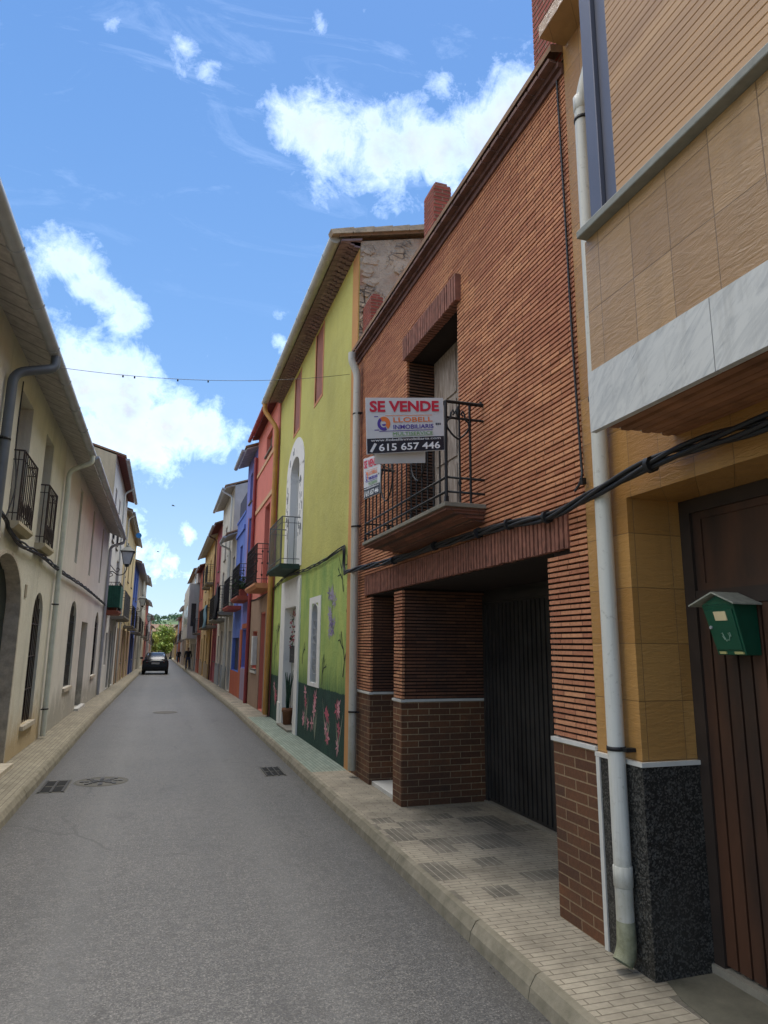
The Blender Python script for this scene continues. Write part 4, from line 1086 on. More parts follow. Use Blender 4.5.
# agave in a terracotta pot
T = Thing('potted_plant', (XR+.06, 14.10, PV+.041), 'spiky agave in terracotta pot on the white doorstep', 'plant')
mb = MB(); mb.lathe((XR+.06, 14.10, PV+.041), [(.0, 0), (.08, 0), (.105, .25), (.12, .25), (.12, .32), (.10, .32), (.095, .29), (0, .29)], 16); T.part('pot', mb, plain('terracotta', S(118, 80, 56), .85, 0, .2, 8))
mb = MB(); rr = random.Random(3)
for k in range(20):
    a = rr.uniform(0, 6.28); l = rr.uniform(.4, .85); tl = rr.uniform(.1, .55); w = rr.uniform(.03, .05)
    prev = None
    for i in range(6):
        t = i/5; r = l*tl*t*(.5+.5*t); z = PV+.32+l*t*(1-.15*tl*t)
        c = Vector((XR+.06+r*math.cos(a)*.3, 14.10+r*math.sin(a)*.7, z)); s = Vector((-math.sin(a), math.cos(a), 0))*w*(1-t**1.5)*(.6+t if t < .4 else 1)
        cur = (c-s, c+Vector((math.cos(a), math.sin(a), 0))*-.012, c+s)
        if prev: mb.add(list(prev)+list(cur), [(0, 1, 4, 3), (1, 2, 5, 4)])
        prev = cur
T.part('leaves', mb, plain('agave leaf', S(48, 78, 62), .5, 0, .3, 10))

# ------------------------------------------------------------------ the rest of the street
PAL = {}
def pl(name, c, c2=None, stain=.35):
    if name not in PAL: PAL[name] = plaster(name, c, c2, stain)
    return PAL[name]
def house(name, label, side, X, Y0, Y1, Zt, wall, ops, ov=.35, slope=.32, eavem=None, gut=True, dado=None, frame=None, fine=True, D=7, pipe=None, gable=None, roofm=None):
    """ops: (kind,y0,y1,z0,z1[,arch]) z above local pavement; kind w window, s shuttered, d door, n unlit niche"""
    ym = (Y0+Y1)/2; g = gz(ym)+PV; Zt = Zt+g-PV if False else Zt
    T = Thing(name, (X, ym, g), label, 'house')
    oo = [dict(y0=o[1], y1=o[2], z0=o[3]+g, z1=o[4]+g, arch=o[5] if len(o) > 5 else 0, d=.2) for o in ops]
    a, b = Y0+.004, Y1-.004
    mb = MB(); facade(mb, side, X, a, b, gz(Y1)-.3, Zt, oo); 
    if gable is None: shell(mb, side, X, a, b, gz(Y1)-.3, Zt, D, slope)
    T.part('wall', mb, wall)
    if gable is not None:
        m2 = MB(); shell(m2, side, X+side*.005, a, b, gz(Y1)-.3, Zt, D, slope); T.part('gable', m2, gable)
    fr = frame or M['wood_brown']
    for o, k in zip(ops, oo):
        if o[0] == 'w': window(T, side, X, k['y0'], k['y1'], k['z0'], k['z1'], M['glass_dark'], fr, .12, 1, 1, k['arch'])
        elif o[0] == 's': 
            m = MB(); x = X+side*.1; m.box(min(x, x+side*.04), max(x, x+side*.04), k['y0'], k['y1'], k['z0'], k['z1']-k['arch']*.02); T.part('shutter', m, o[6] if len(o) > 6 else M['wood_brown'])
        elif o[0] == 'd': door(T, side, X, k['y0'], k['y1'], k['z0'], k['z1'], o[6] if len(o) > 6 else M['wood_brown'], .14, 1 if k['y1']-k['y0'] < 1.3 else 2)
        else:
            m = MB(); x = X+side*.195; m.quad((x, k['y0']-.01, k['z0']-.01), (x, k['y1']+.01, k['z0']-.01), (x, k['y1']+.01, k['z1']+.01), (x, k['y0']-.01, k['z1']+.01)); T.part('window', m, M['glass_dark'])
        if o[0] in 'ws' and o[3] > .3:
            m = MB(); m.box(min(X-side*.05, X+side*.02), max(X-side*.05, X+side*.02), k['y0']-.06, k['y1']+.06, k['z0']-.05, k['z0']-.003); T.part('sill', m, M['concrete'])
    if dado:
        zt_, dm = dado; m = MB()
        for (p, q) in intervals(a, b, [(k['y0']-.02, k['y1']+.02) for k in oo if k['z0'] < g+zt_]):
            m.prism_x([(p, gz(p)-.05), (q, gz(q)-.05), (q, g+zt_), (p, g+zt_)], min(X-side*.025, X+side*.01), max(X-side*.025, X+side*.01))
        pieces(T, 'dado', m, dm)
    eave(T, side, X, Y0, Y1, Zt, ov, slope, eavem or M['soffit_grey'])
    roof(T, side, X, Y0+.003, Y1-.003, Zt+.03, ov, slope, D, roofm, fine)
    if gut: gutter(T, side, X-side*(ov+.09), Y0+.05, Y1-.05, Zt-slope*ov-.01, .07)
    if pipe:
        y, pmat = pipe; xe = X-side*(ov+.09); ze = Zt-slope*ov-.06; xp = X-side*.08
        downpipe(T, [(xe, y, ze), (xe, y, ze-.08), (xp, y, ze-.24), (xp, y, gz(y)+PV+.05)], .038, pmat)
    return T
def rail_balc(T, side, X, y0, y1, z, d=.45, deco=False, slab=None, rail=None):
    return balcony(T, side, X, y0, y1, z, d, .95, .12, slab or M['concrete'], rail or M['iron'], .12, deco=deco)
RX = 2.42
redp = plain('red painted pipe', S(138, 52, 52), .5)
redw = pl('coral red render', S(216, 128, 110), S(202, 116, 100), .2)
brown = pl('taupe ground floor', S(160, 132, 108), S(142, 116, 94), .3)
T = house('red_house', 'coral red house with taupe ground floor beside the lime green one', 1, RX, 16.1, 20.2, 7.92, redw,
      [('d', 17.15, 18.05, 2.98, 5.25), ('s', 17.25, 18.35, 6.75, 7.3), ('w', 18.45, 19.35, .98, 1.95), ('d', 17.05, 17.85, .02, 2.4)], .2, .3, M['soffit_red'], False, frame=M['wood_brown'])
m = MB()
for (p, q) in intervals(16.104, 20.196, [(17.03, 17.87), (18.43, 19.37)]): m.box(RX-.02, RX+.01, p, q, PV-.05, 2.98)
for (p, q) in ((17.05, 17.85),): m.box(RX-.02, RX+.01, p, q, 2.55, 2.98)
m.box(RX-.02, RX+.01, 18.43, 19.37, PV-.05, 1.08); m.box(RX-.02, RX+.01, 18.43, 19.37, 2.09, 2.98)
T.part('ground_floor', m, brown)
cream_trim = pl('cream band', S(214, 172, 132))
m = MB(); m.box(RX-.03, RX+.01, 16.11, 20.19, 5.5, 5.62); m.box(RX-.03, RX+.01, 16.11, 20.19, 6.62, 6.72); T.part('band', m, cream_trim)
m = MB(); m.box(RX-.05, RX+.01, 18.3, 19.5, .98, 1.06); T.part('sill', m, M['marble_trim'])
m = MB(); m.box(RX-.14, RX-.02, 18.35, 18.62, 1.2, 1.95); T.part('meter_box', m, plain('white meter box', S(206, 206, 200), .5), bevel=.01)
rail_balc(T, 1, RX, 16.25, 18.3, 3.18, .42, True, pl('orange slab', S(204, 140, 96)))
downpipe(T, [(RX-.07, 20.08, 7.3), (RX-.07, 20.08, .1)], .055, redp)
gutter(T, 1, RX-.29, 16.5, 20.15, 7.83, .055, plain('red gutter', S(150, 60, 56), .5))
blue = pl('violet blue render', S(128, 134, 200), S(112, 118, 184), .2); blue2 = pl('bright blue render', S(100, 126, 200), S(88, 112, 182), .15)
T = house('blue_house', 'tall violet blue house with orange trimmed doorway', 1, RX, 20.2, 22.75, 7.72, blue,
      [('s', 21.25, 21.95, 6.15, 7.1), ('d', 20.9, 21.75, 3.3, 5.6, 0, plain('dark red door', S(120, 50, 48), .6)), ('d', 20.85, 22.1, .95, 2.1, 0, plain('navy shutter', S(40, 40, 70), .6))], .34, .4, None, True, (.92, pl('pale lilac base', S(160, 140, 160))))
m = MB(); m.box(RX-.03, RX+.01, 22.12, 22.7, .0, 2.2); m.box(RX-.03, RX+.01, 20.8, 22.12, 2.22, 2.36); T.part('door_trim', m, pl('terracotta trim', S(192, 104, 66)))
m = MB(); m.box(RX-.02, RX+.01, 20.75, 20.89, 3.2, 5.75); m.box(RX-.02, RX+.01, 21.76, 21.9, 3.2, 5.75); T.part('trim', m, pl('dusty pink trim', S(176, 120, 116)))
rail_balc(T, 1, RX, 20.4, 22.5, 3.15, .4, True, pl('brick red slab', S(168, 88, 66)))
# lower blue neighbour with roof terrace
T = Thing('blue_house', (RX, 24.2, .05), 'low bright blue house with roof terrace and red doors', 'house')
ops = [dict(y0=23.4, y1=24.1, z0=3.2, z1=5.1, d=.2), dict(y0=23.1, y1=25.2, z0=.85, z1=1.95, d=.2)]
m = MB(); facade(m, 1, RX, 22.754, 25.5, -.3, 6.1, ops); shell(m, 1, RX, 22.754, 25.5, -.3, 6.0, 7, .02); T.part('wall', m, blue2)
m = MB(); m.box(RX-.05, RX+.15, 22.76, 25.5, 5.55, 5.7); m.box(RX-.03, RX+.15, 22.76, 25.5, 6.1, 6.18); T.part('cornice', m, blue2)
m = MB(); m.box(RX+1.2, RX+4, 22.76, 25.5, 6.0, 7.2); T.part('terrace_room', m, blue2)
m = MB(); m.box(RX+.04, RX+.06, 22.9, 25.3, 6.18, 6.9)
T.part('terrace_screen', m, plain('dark screen', S(52, 52, 72), .8))
door(T, 1, RX, 23.4, 24.1, 3.2, 5.1, plain('red balcony door', S(160, 60, 56), .6), .14, 1)
m = MB(); m.box(RX+.1, RX+.14, 23.1, 25.2, .85, 1.95); T.part('shutter', m, plain('dark blue roller', S(38, 44, 66), .6))
m = MB(); m.box(RX-.02, RX+.01, 22.78, 25.48, -.1, .83); T.part('dado', m, pl('orange base', S(190, 96, 62)))
rail_balc(T, 1, RX, 22.9, 25.0, 2.98, .45, False, pl('red slab', S(170, 82, 70)))
# flower pots on the balcony
for (y, s, lab) in ((20.7, 1.0, 'leafy plant in red trough on violet house balcony, nearer pot'), (21.6, .8, 'low leafy plant in red trough on violet house balcony, farther pot')):
    T = Thing('potted_plant', (RX-.22, y, 3.152), lab, 'plant')
    m = MB(); m.box(RX-.32, RX-.12, y-.28, y+.28, 3.152, 3.34); T.part('trough', m, plain('red trough', S(140, 66, 50), .8))
    m = MB(); rr = random.Random(int(y*10))
    for k in range(160):
        c = Vector((RX-.22+rr.gauss(0, .1), y+rr.gauss(0, .2), 3.36+abs(rr.gauss(0, .2))*s)); u = Vector((rr.gauss(0, 1), rr.gauss(0, 1), rr.gauss(0, 1))).normalized()*.055; w = u.cross(Vector((.1, .4, 1))).normalized()*.03
        m.add([c+u, c+w, c-u, c-w], [(0, 1, 2, 3)])
    T.part('leaves', m, plain('balcony leaves', S(48, 74, 44), .7))
whitew = pl('white render', S(216, 208, 192), S(194, 188, 176), .5); whiteg = pl('stone white gable', S(186, 182, 174), S(150, 146, 138), .7)
T = house('white_house', 'narrow low white house with dark cloth over its balcony', 1, RX, 25.5, 27.4, 5.85, whitew,
      [('s', 26.0, 26.8, 3.0, 5.0), ('d', 25.9, 26.9, .02, 2.2, 0, M['wood_dark'])], .36, .4, None, True, pipe=(27.2, M['pvc']))
rail_balc(T, 1, RX, 25.6, 27.3, 2.9, .55)
def cloth(name, pts, mat, label, cat, seed=1, n=10, amp=.05):
    a, b, c, d = map(Vector, pts); rr = random.Random(seed); vs = []
    nr = (b-a).cross(d-a).normalized()
    for i in range(n+1):
        for j in range(n+1):
            u, v = i/n, j/n; p = (a*(1-u)+b*u)*(1-v)+(d*(1-u)+c*u)*v
            vs.append(p+nr*(amp*v*math.sin(u*14+seed)+.02*math.sin(v*9+u*5))+Vector((0, 0, -.12*math.sin(math.pi*u)*(1-v)*.3-.1*v*abs(math.sin(u*7+seed)))))
    m = MB(); m.add(vs, [(i*(n+1)+j, (i+1)*(n+1)+j, (i+1)*(n+1)+j+1, i*(n+1)+j+1) for i in range(n) for j in range(n)], True)
    o = solo(name, m, mat, tuple(a), label, cat)
    s = o.modifiers.new('thickness', 'SOLIDIFY'); s.thickness = .006
    return o
xb = RX-.55
cloth('cloth', [(xb-.01, 25.7, 3.95), (xb-.01, 27.1, 3.93), (xb-.05, 26.9, 2.75), (xb-.05, 25.8, 2.7)], plain('black cloth', S(30, 31, 36), .9, 0, .4, 5), 'black cloth draped over the balcony of the low white house', 'cloth', 3, 10, .06)
T = house('white_house', 'tall white house with grey stone gable rising behind the low white one', 1, RX, 27.4, 33.0, 8.1, whitew,
      [('s', 28.2, 28.9, 5.4, 6.9), ('s', 30.2, 31.0, 5.4, 6.9), ('s', 28.2, 29, 2.9, 4.9), ('s', 30.6, 31.5, 2.9, 4.9), ('w', 28.0, 28.8, .9, 2.1), ('d', 29.8, 30.8, 0.02, 2.3), ('w', 31.6, 32.3, .9, 2.1)], .36, .34, None, True, (.9, pl('blue grey base', S(150, 156, 160))), gable=whiteg, pipe=(27.7, M['pvc']))
rail_balc(T, 1, RX, 28.0, 31.8, 2.75, .5)
plum = pl('plum render', S(172, 92, 98), S(154, 80, 88), .25)
T = house('plum_house', 'plum red house with blue awning cloth on its balcony', 1, RX, 33.0, 36.2, 7.5, plum,
      [('s', 33.6, 34.4, 5.3, 6.9), ('s', 33.8, 34.8, 2.8, 4.8), ('w', 33.5, 34.2, 1, 2.1), ('d', 34.8, 35.7, .02, 2.2)], .34, .4, M['soffit_red'], True, pipe=(35.9, plain('brown pipe', S(92, 58, 48), .6)))
rail_balc(T, 1, RX, 33.4, 35.6, 2.6, .5)
cloth('cloth', [(RX-.52, 33.4, 3.56), (RX-.52, 35.5, 3.55), (RX-.53, 35.5, 2.55), (RX-.53, 33.4, 2.55)], plain('blue cloth', S(98, 138, 156), .9, 0, .15, 4), 'blue cloth stretched along the balcony of the plum house', 'cloth', 5, 10, .02)
ochre = pl('ochre render', S(210, 178, 118), S(192, 160, 106), .4)
T = house('ochre_house', 'long ochre house beyond the plum one with small balconies', 1, RX, 36.2, 47.0, 7.45, ochre,
      [('s', y, y+.9, z, z+1.6) for y in (37.3, 40.2, 43.4) for z in (5.1, 2.9)]+[('d', 37.2, 38.3, 0.02, 2.3), ('w', 39.8, 40.7, .9, 2.2), ('d', 42.2, 43.6, .02, 2.4), ('w', 45, 45.8, .9, 2.2)], .36, .34, None, True, (.8, pl('sand base', S(170, 150, 120))))
rail_balc(T, 1, RX, 37.0, 39, 4.95, .4); rail_balc(T, 1, RX, 40.0, 41.4, 4.95, .4); rail_balc(T, 1, RX, 36.9, 41.4, 2.62, .45)
T = house('red_house', 'far orange red house after the long ochre one', 1, RX, 47.0, 52.2, 6.95, pl('brick orange render', S(206, 118, 88), S(170, 86, 62)),
      [('s', y, y+.9, z, z+1.6) for y in (48, 50.3) for z in (5.0, 2.7)]+[('d', 48, 49.1, 0.02, 2.3), ('w', 50.2, 51, .9, 2.1)], .3, .3, M['soffit_red'], True)
rail_balc(T, 1, RX, 47.6, 51.6, 2.45, .4)
# grey house with projecting upper floors
T = Thing('grey_house', (RX, 59, -.3), 'pale grey house whose blank upper floors jut over the pavement', 'house')
greyw = pl('pale grey render', S(208, 200, 186), S(186, 180, 168), .4)
m = MB(); facade(m, 1, RX, 52.21, 66, -1, 2.1, [dict(y0=53.5, y1=55, z0=-.5, z1=1.7, d=.2), dict(y0=57, y1=58, z0=.3, z1=1.6, d=.2), dict(y0=60, y1=62, z0=-.6, z1=1.7, d=.2)]); shell(m, 1, RX, 52.21, 66, -1, 7.2, 8, .2); T.part('wall', m, greyw)
m = MB(); m.box(RX-.7, RX+.02, 53.2, 65.5, 2.1, 6.2); m.box(RX-.2, RX+.02, 52.21, 65.9, 6.2, 7.25); b_ = T.part('bay', m, greyw)
m = MB()
for y in (54.2, 57.5, 61): m.box(RX-.72, RX-.68, y, y+1.3, 3.1, 4.6)
m.box(RX-.5, RX-.15, 53.19, 53.22, 3.0, 4.7); m.box(RX-.22, RX-.19, 55, 56.5, 6.4, 7.0)
T.part('window', m, M['glass_dark'], b_)
for (a, b) in ((53.5, 55), (60, 62)): door(T, 1, RX, a, b, -.5, 1.7, M['wood_dark'], .14, 2)
roof(T, 1, RX, 52.21, 66, 7.28, .5, .2, 8, None, False)
cols = [(S(196, 170, 130), 'sand coloured'), (S(192, 112, 80), 'terracotta'), (S(200, 196, 186), 'off white'), (S(140, 160, 176), 'pale blue'), (S(204, 166, 96), 'golden ochre'), (S(178, 168, 150), 'stone grey'), (S(170, 90, 74), 'brick red'), (S(206, 200, 180), 'ivory')]
far_r = [(66, 76, 6.3, 0), (76, 86, 5.6, 5), (86, 98, 6.2, 2), (98, 108, 5.2, 1), (108, 122, 5.6, 3), (122, 140, 4.8, 4)]
far_l = [(52.5, 60, 6.9, 5), (60, 70, 7.3, 7), (70, 80, 5.9, 0), (80, 92, 6.4, 6), (92, 106, 5.3, 2), (106, 122, 5.6, 1), (122, 140, 4.6, 5)]
def far_house(side, X, Y0, Y1, Zt, ci, where):
    c, nm = cols[ci]; w = Y1-Y0; g = PV; rr = random.Random(int(Y0))
    n = max(2, int(w/3.2)); ops = []
    for i in range(n):
        y = Y0+w*(i+.3)/n
        ops.append(('s', y, y+.9, 2.9, 4.7)); 
        ops.append(('d', y, y+1.0, .02, 2.2) if i % 2 == 0 else ('w', y, y+.9, .9, 2.1))
        if Zt-gz(Y0) > 6.9: ops.append(('s', y, y+.8, 5.3, 6.5))
    T = house(nm.replace(' ', '_').replace('coloured', '').strip('_')+'_house' if False else 'terraced_house', f'distant {nm} house {where}', side, X, Y0, Y1, Zt, pl(nm+' far render', c), ops, .35, .34, None, True, fine=False)
    rail_balc(T, side, X, Y0+w*.15, Y0+w*.6, 2.72+gz((Y0+Y1)/2)+PV, .45)
wr = ['just past the jutting grey house on the right', 'second past the jutting grey house on the right', 'on the right between stone grey and terracotta neighbours', 'on the right before the pale blue one', 'on the right near the far end of the street', 'closing the right side of the street before the trees']
wl = ['just past the blue house on the left', 'on the left between stone grey and sand neighbours', 'on the left before the brick red one', 'on the left past the sand one', 'on the left between brick red and terracotta neighbours', 'on the left near the far end of the street', 'closing the left side of the street before the trees']
for a, w_ in zip(far_r, wr): far_house(1, RX-(.12 if a[0] in (76, 98) else 0), *a, w_)

# ================================================================== LEFT SIDE
XL = -1.93
cream = plaster('cream yellow render', S(220, 214, 196), S(204, 198, 180), .5, .4, S(170, 142, 92))
greyc = plaster('greyish cream render', S(222, 217, 204), S(206, 202, 190), .4, .35, S(150, 146, 132))
stone = conc('speckled granite stone', S(204, 192, 170), 9, S(136, 126, 112), .8)
T = Thing('cream_house', (XL, 9, PV), 'cream house nearest on the left with stone arched doorway and two iron balconies', 'house')
ops = [dict(y0=8.5, y1=10.62, z0=PV+.01, z1=2.87, arch=.75, d=.22), dict(y0=11.68, y1=12.58, z0=.52, z1=2.53, arch=.38, d=.16), dict(y0=9.25, y1=10.1, z0=3.22, z1=4.95, d=.2), dict(y0=11.25, y1=12.0, z0=3.22, z1=4.95, d=.2), dict(y0=5.5, y1=6.6, z0=PV, z1=2.4, d=.2)]
mb = MB(); facade(mb, -1, XL, 3.5, 13.396, 0, 5.38, ops); shell(mb, -1, XL, 3.5, 13.396, 0, 5.38, 7, .42); T.part('wall', mb, cream)
mb = MB(); nA = 14     # stone lining of the arch
path = [(10.62, PV)]+[(9.56+1.06*math.cos(math.pi*k/nA), 2.12+.75*math.sin(math.pi*k/nA)) for k in range(nA+1)]+[(8.5, PV)]
for i in range(len(path)-1):
    (ya, za), (yb, zb) = path[i], path[i+1]
    f = lambda y, z, s: (9.56+(y-9.56)*s, z if z < 2.12 else 2.12+(z-2.12)*s)
    a0, a1, b0, b1 = f(ya, za, .965), f(yb, zb, .965), f(ya, za, 1.02), f(yb, zb, 1.02)
    mb.hexa([(XL+.02, *a0), (XL+.02, *a1), (XL+.02, *b1), (XL+.02, *b0)], [(XL-.19, *a0), (XL-.19, *a1), (XL-.004, *b1), (XL-.004, *b0)])
T.part('door_surround', mb, stone)
door(T, -1, XL, 8.53, 10.59, PV+.03, 2.86, plain('dark green door', S(34, 44, 42), .6), .17, 2)
mb = MB(); mb.box(XL-.45, XL+.16, 8.6, 10.5, PV-.02, PV+.05); T.part('doorstep', mb, stone)
def grille(T, side, X, y0, y1, z0, z1, arch, mat):
    m = MB(); x = X+side*.05; n = 6
    for k in range(n+1):
        y = y0+.03+(y1-y0-.06)*k/n; u = (y-(y0+y1)/2)/((y1-y0)/2)
        m.tube([(x, y, z0), (x, y, z1-arch+arch*math.sqrt(max(0, 1-u*u)))], .009, 5)
    for k in range(1, 4): z = z0+(z1-z0)*k/4; m.tube([(x, y0, z), (x, y1, z)], .011, 5)
    T.part('grille', m, mat)
dshut = plain('dark brown shutter', S(48, 38, 32), .7, 0, .2, 6)
window(T, -1, XL, 11.68, 12.58, .52, 2.53, M['glass_dark'], dshut, .12, 1, 2, .38); grille(T, -1, XL, 11.68, 12.58, .52, 2.53, .38, M['rust_iron'])
mb = MB(); mb.box(XL-.01, XL+.05, 11.6, 12.66, .45, .515); T.part('sill', mb, stone)
for (a, b) in ((9.25, 10.1), (11.25, 12.0)):
    window(T, -1, XL, a, b, 3.22, 4.95, M['glass_dark'], plain('grey shutter wood', S(150, 146, 138), .7), .16, 1, 2)
    o = balcony(T, -1, XL, a-.06, b+.08, 3.22, .15, .9, .1, pl('cream slab', S(190, 178, 150)), M['rust_iron'], .105, deco=False)
    m = MB(); x = XL+.125
    for k in range(7):
        y = a+.02+(b-a-.02)*k/6
        for s in (-1, 1): m.tube([(x, y+s*.04*math.sin(t), 3.3+.22*t/math.pi) for t in [q*math.pi/5 for q in range(6)]], .007, 4)
    T.part('scrollwork', m, M['rust_iron'], o)
door(T, -1, XL, 5.52, 6.58, PV, 2.4, M['wood_dark'], .16, 1)
eave(T, -1, XL, 3.5, 13.4, 5.38, .40, .42, M['soffit_grey'])
roof(T, -1, XL, 3.5, 13.398, 5.41, .38, .42, 7)
gutter(T, -1, XL+.45, 3.5, 13.4, 5.215, .07, M['zinc'])
downpipe(T, [(XL+.47, 8.55, 5.15), (XL+.47, 8.55, 5.0), (XL+.08, 8.35, 4.82), (XL+.08, 8.3, PV+.05)], .055, plain('blue grey pipe', S(92, 98, 104), .5, .2), brackets=[(XL+.08, 8.33, 4.0, -.06), (XL+.08, 8.31, 2, -.06)])
downpipe(T, [(XL+.47, 13.2, 5.15), (XL+.47, 13.2, 5.02), (XL+.08, 13.36, 4.88), (XL+.08, 13.36, PV+.04)], .045, plain('pale green pipe', S(200, 202, 190), .5), brackets=[(XL+.08, 13.36, 2.4, -.06), (XL+.08, 13.36, .6, -.06)])
mb = MB(); mb.box(XL-.01, XL+.012, 10.85, 10.98, 2.38, 2.56); T.part('number_plate', mb, plain('aged tile plate', S(150, 138, 116), .6))

T = house('grey_house', 'long greyish cream house with slit windows, second on the left', -1, XL, 13.4, 24.3, 5.40, greyc,
      [('n', 15.95, 16.35, 3.35, 5.0), ('n', 18.9, 19.3, 3.35, 5.05), ('n', 21.85, 22.25, 3.4, 5.05), ('n', 16.05, 17.25, .68, 2.55, .45), ('d', 18.5, 19.9, .02, 2.15, 0, plain('grey brown door', S(84, 78, 70), .7)), ('n', 21.9, 23.05, .68, 2.55, .45)], .40, .42, M['soffit_grey'], True)
for (a, b) in ((16.05, 17.25), (21.9, 23.05)):
    g = gz(18.85)+PV; grille(T, -1, XL, a, b, .68+g, 2.55+g, .45, M['iron'])
    mb = MB(); mb.box(XL-.01, XL+.04, a-.05, b+.05, .6+g, .675+g); T.part('sill', mb, stone)
downpipe(T, [(XL+.49, 24.1, 5.2), (XL+.49, 24.1, 5.05), (XL+.07, 24.15, 4.9), (XL+.07, 24.15, .1)], .045, M['zinc'])
mb = MB(); mb.box(XL-.01, XL+.1, 18.42, 19.98, PV-.03, PV+.05); T.part('doorstep', mb, M['marble_trim'])
T = Thing('cable_bundle', (XL+.05, 14, 3.1), 'black cables sagging along the cream houses on the left', 'cable')
bundle(T, [(XL+.06, 4, 3.3), (XL+.06, 8.4, 3.22), (XL+.07, 9.1, 3.08), (XL+.06, 9.9, 3.02), (XL+.06, 11.6, 3.06), (XL+.06, 13.8, 3.03), (XL+.06, 18, 3.05), (XL+.06, 24.0, 2.97), (XL+.06, 28, 2.85), (XL+.06, 36, 2.75)], .013, 4, .028, 5, 2.0)
mb = MB(); mb.tube(smooth_path([(XL+.03, 9.13, 5.0), (XL+.03, 9.12, 4.2), (XL+.1, 9.02, 3.6), (XL+.07, 8.8, 3.15)]), .009, 5); T.part('drop_cable', mb, M['cable'])
# tall white house with maroon eave
wl_ = pl('white painted render', S(216, 212, 202), S(198, 196, 188), .35); wg = plaster('cream gable render', S(200, 188, 156), S(176, 164, 136), .7)
T = house('white_house', 'tall white house on the left with maroon eave and green covered balcony', -1, XL, 24.4, 32.6, 8.15, wl_,
      [('s', 25.3, 26.0, 5.3, 7.2), ('s', 27.4, 28.1, 5.3, 7.2), ('s', 25.0, 25.9, 2.9, 5.0), ('s', 28.8, 29.7, 2.9, 5.0), ('n', 26.4, 27.3, .95, 2.1), ('d', 28.2, 29.3, .02, 2.2, 0, plain('dark green door paint', S(34, 56, 50), .6)), ('d', 30.6, 31.6, .02, 2.4)], .27, .3, M['soffit_red'], True, gable=wg, pipe=(29.0, M['pvc']))
mb = MB()
for (a, b) in ((25.3, 26.0), (27.4, 28.1)):
    for k in range(6): y = a+(b-a)*k/5; mb.tube([(XL+.03, y, 5.4), (XL+.03, y, 6.2)], .01, 4)
    mb.tube([(XL+.03, a-.02, 6.2), (XL+.03, b+.02, 6.2)], .012, 4)
T.part('window_rail', mb, M['iron'])
rail_balc(T, -1, XL, 24.75, 26.3, 2.82, .45, slab=pl('terracotta slab', S(150, 88, 66))); rail_balc(T, -1, XL, 27.6, 31.9, 2.75, .5, rail=M['grey_iron'])
mb = MB(); mb.box(XL+.06, XL+.47, 24.74, 24.76, 2.92, 3.66); mb.box(XL+.455, XL+.47, 24.76, 26.3, 2.92, 3.66)
greencl = boards('green reed screen', S(48, 104, 84), .07, 0, S(26, 70, 58))
solo('reed_screen', mb, greencl, (XL+.2, 24.75, 2.9), 'green screen wrapped round the first balcony of the tall white house', 'screen')
T = Thing('potted_plant', (XL+.25, 25.1, 2.822), 'feathery plant rising above the green balcony screen', 'plant')
mb = MB(); mb.lathe((XL+.25, 25.1, 2.822), [(0, 0), (.12, 0), (.16, .3), (.13, .3), (0, .27)], 12); T.part('pot', mb, plain('balcony pot', S(150, 90, 64), .8))
mb = MB(); rr = random.Random(15)
for k in range(24):
    a = rr.uniform(0, 6.28); l = rr.uniform(.7, 1.15); prev = None
    for i in range(7):
        t = i/6; r = .42*l*t**1.6; z = 3.1+l*(t-.35*t*t)
        c = Vector((XL+.25+r*math.cos(a)*.6, 25.1+r*math.sin(a), z)); s = Vector((-math.sin(a), math.cos(a), 0))*.03*(1-t)
        if prev: mb.add([prev[0], prev[1], c+s, c-s], [(0, 1, 2, 3)])
        prev = (c-s, c+s)
T.part('leaves', mb, plain('palm leaf', S(70, 104, 56), .6))
T = house('cream_house', 'far cream house with tan doorways beyond the tall white one', -1, XL, 32.6, 45.0, 7.75, pl('far cream render', S(208, 190, 142), S(190, 174, 130)),
      [('s', y, y+.9, z, z+1.7) for y in (34, 37.5, 41.5) for z in (5.0, 2.8)]+[('d', 33.4, 34.6, .02, 2.4), ('w', 36.2, 37.1, .9, 2.1), ('d', 38.6, 40, .02, 2.5), ('w', 42, 43, .9, 2.2)], .2, .3, None, True, (2.5, pl('tan ground floor', S(166, 140, 112))), pipe=(33, M['pvc']))
rail_balc(T, -1, XL, 36.8, 39, 2.6, .45); rail_balc(T, -1, XL, 41, 43.2, 2.55, .45)
T = house('blue_house', 'deep blue house on the left beyond the cream one', -1, XL, 45.0, 52.5, 6.8, pl('deep blue render', S(62, 96, 176), S(56, 84, 156)),
      [('s', y, y+.9, z, z+1.6) for y in (46.2, 49.5) for z in (4.8, 2.7)]+[('d', 46, 47.2, .02, 2.3), ('w', 49, 50, .9, 2.1)], .35, .3, None, True, (2.3, pl('navy base', S(48, 66, 120))))
rail_balc(T, -1, XL, 45.8, 50.6, 2.42, .5)
for a, w_ in zip(far_l, wl): far_house(-1, XL+(.15 if a[0] in (60, 92) else 0), *a, w_)
# television aerials on far roofs
for (x, y, z, lab) in ((-3.0, 64, 7.6, 'thin television aerial on a far left roof'), (-3.2, 33.5, 8.2, 'television aerial above the tall white house roof')):
    T = Thing('aerial', (x, y, z), lab, 'aerial')
    mb = MB(); mb.tube([(x, y, z), (x, y, z+2.4)], .025, 5); T.part('mast', mb, M['zinc'])
    mb = MB(); mb.tube([(x-.5, y, z+2.2), (x+.5, y, z+2.2)], .012, 4)
    for k in range(6): mb.tube([(x-.45+.18*k, y-.3+.03*k, z+2.2), (x-.45+.18*k, y+.3-.03*k, z+2.2)], .008, 4)
    T.part('antenna', mb, M['zinc'])

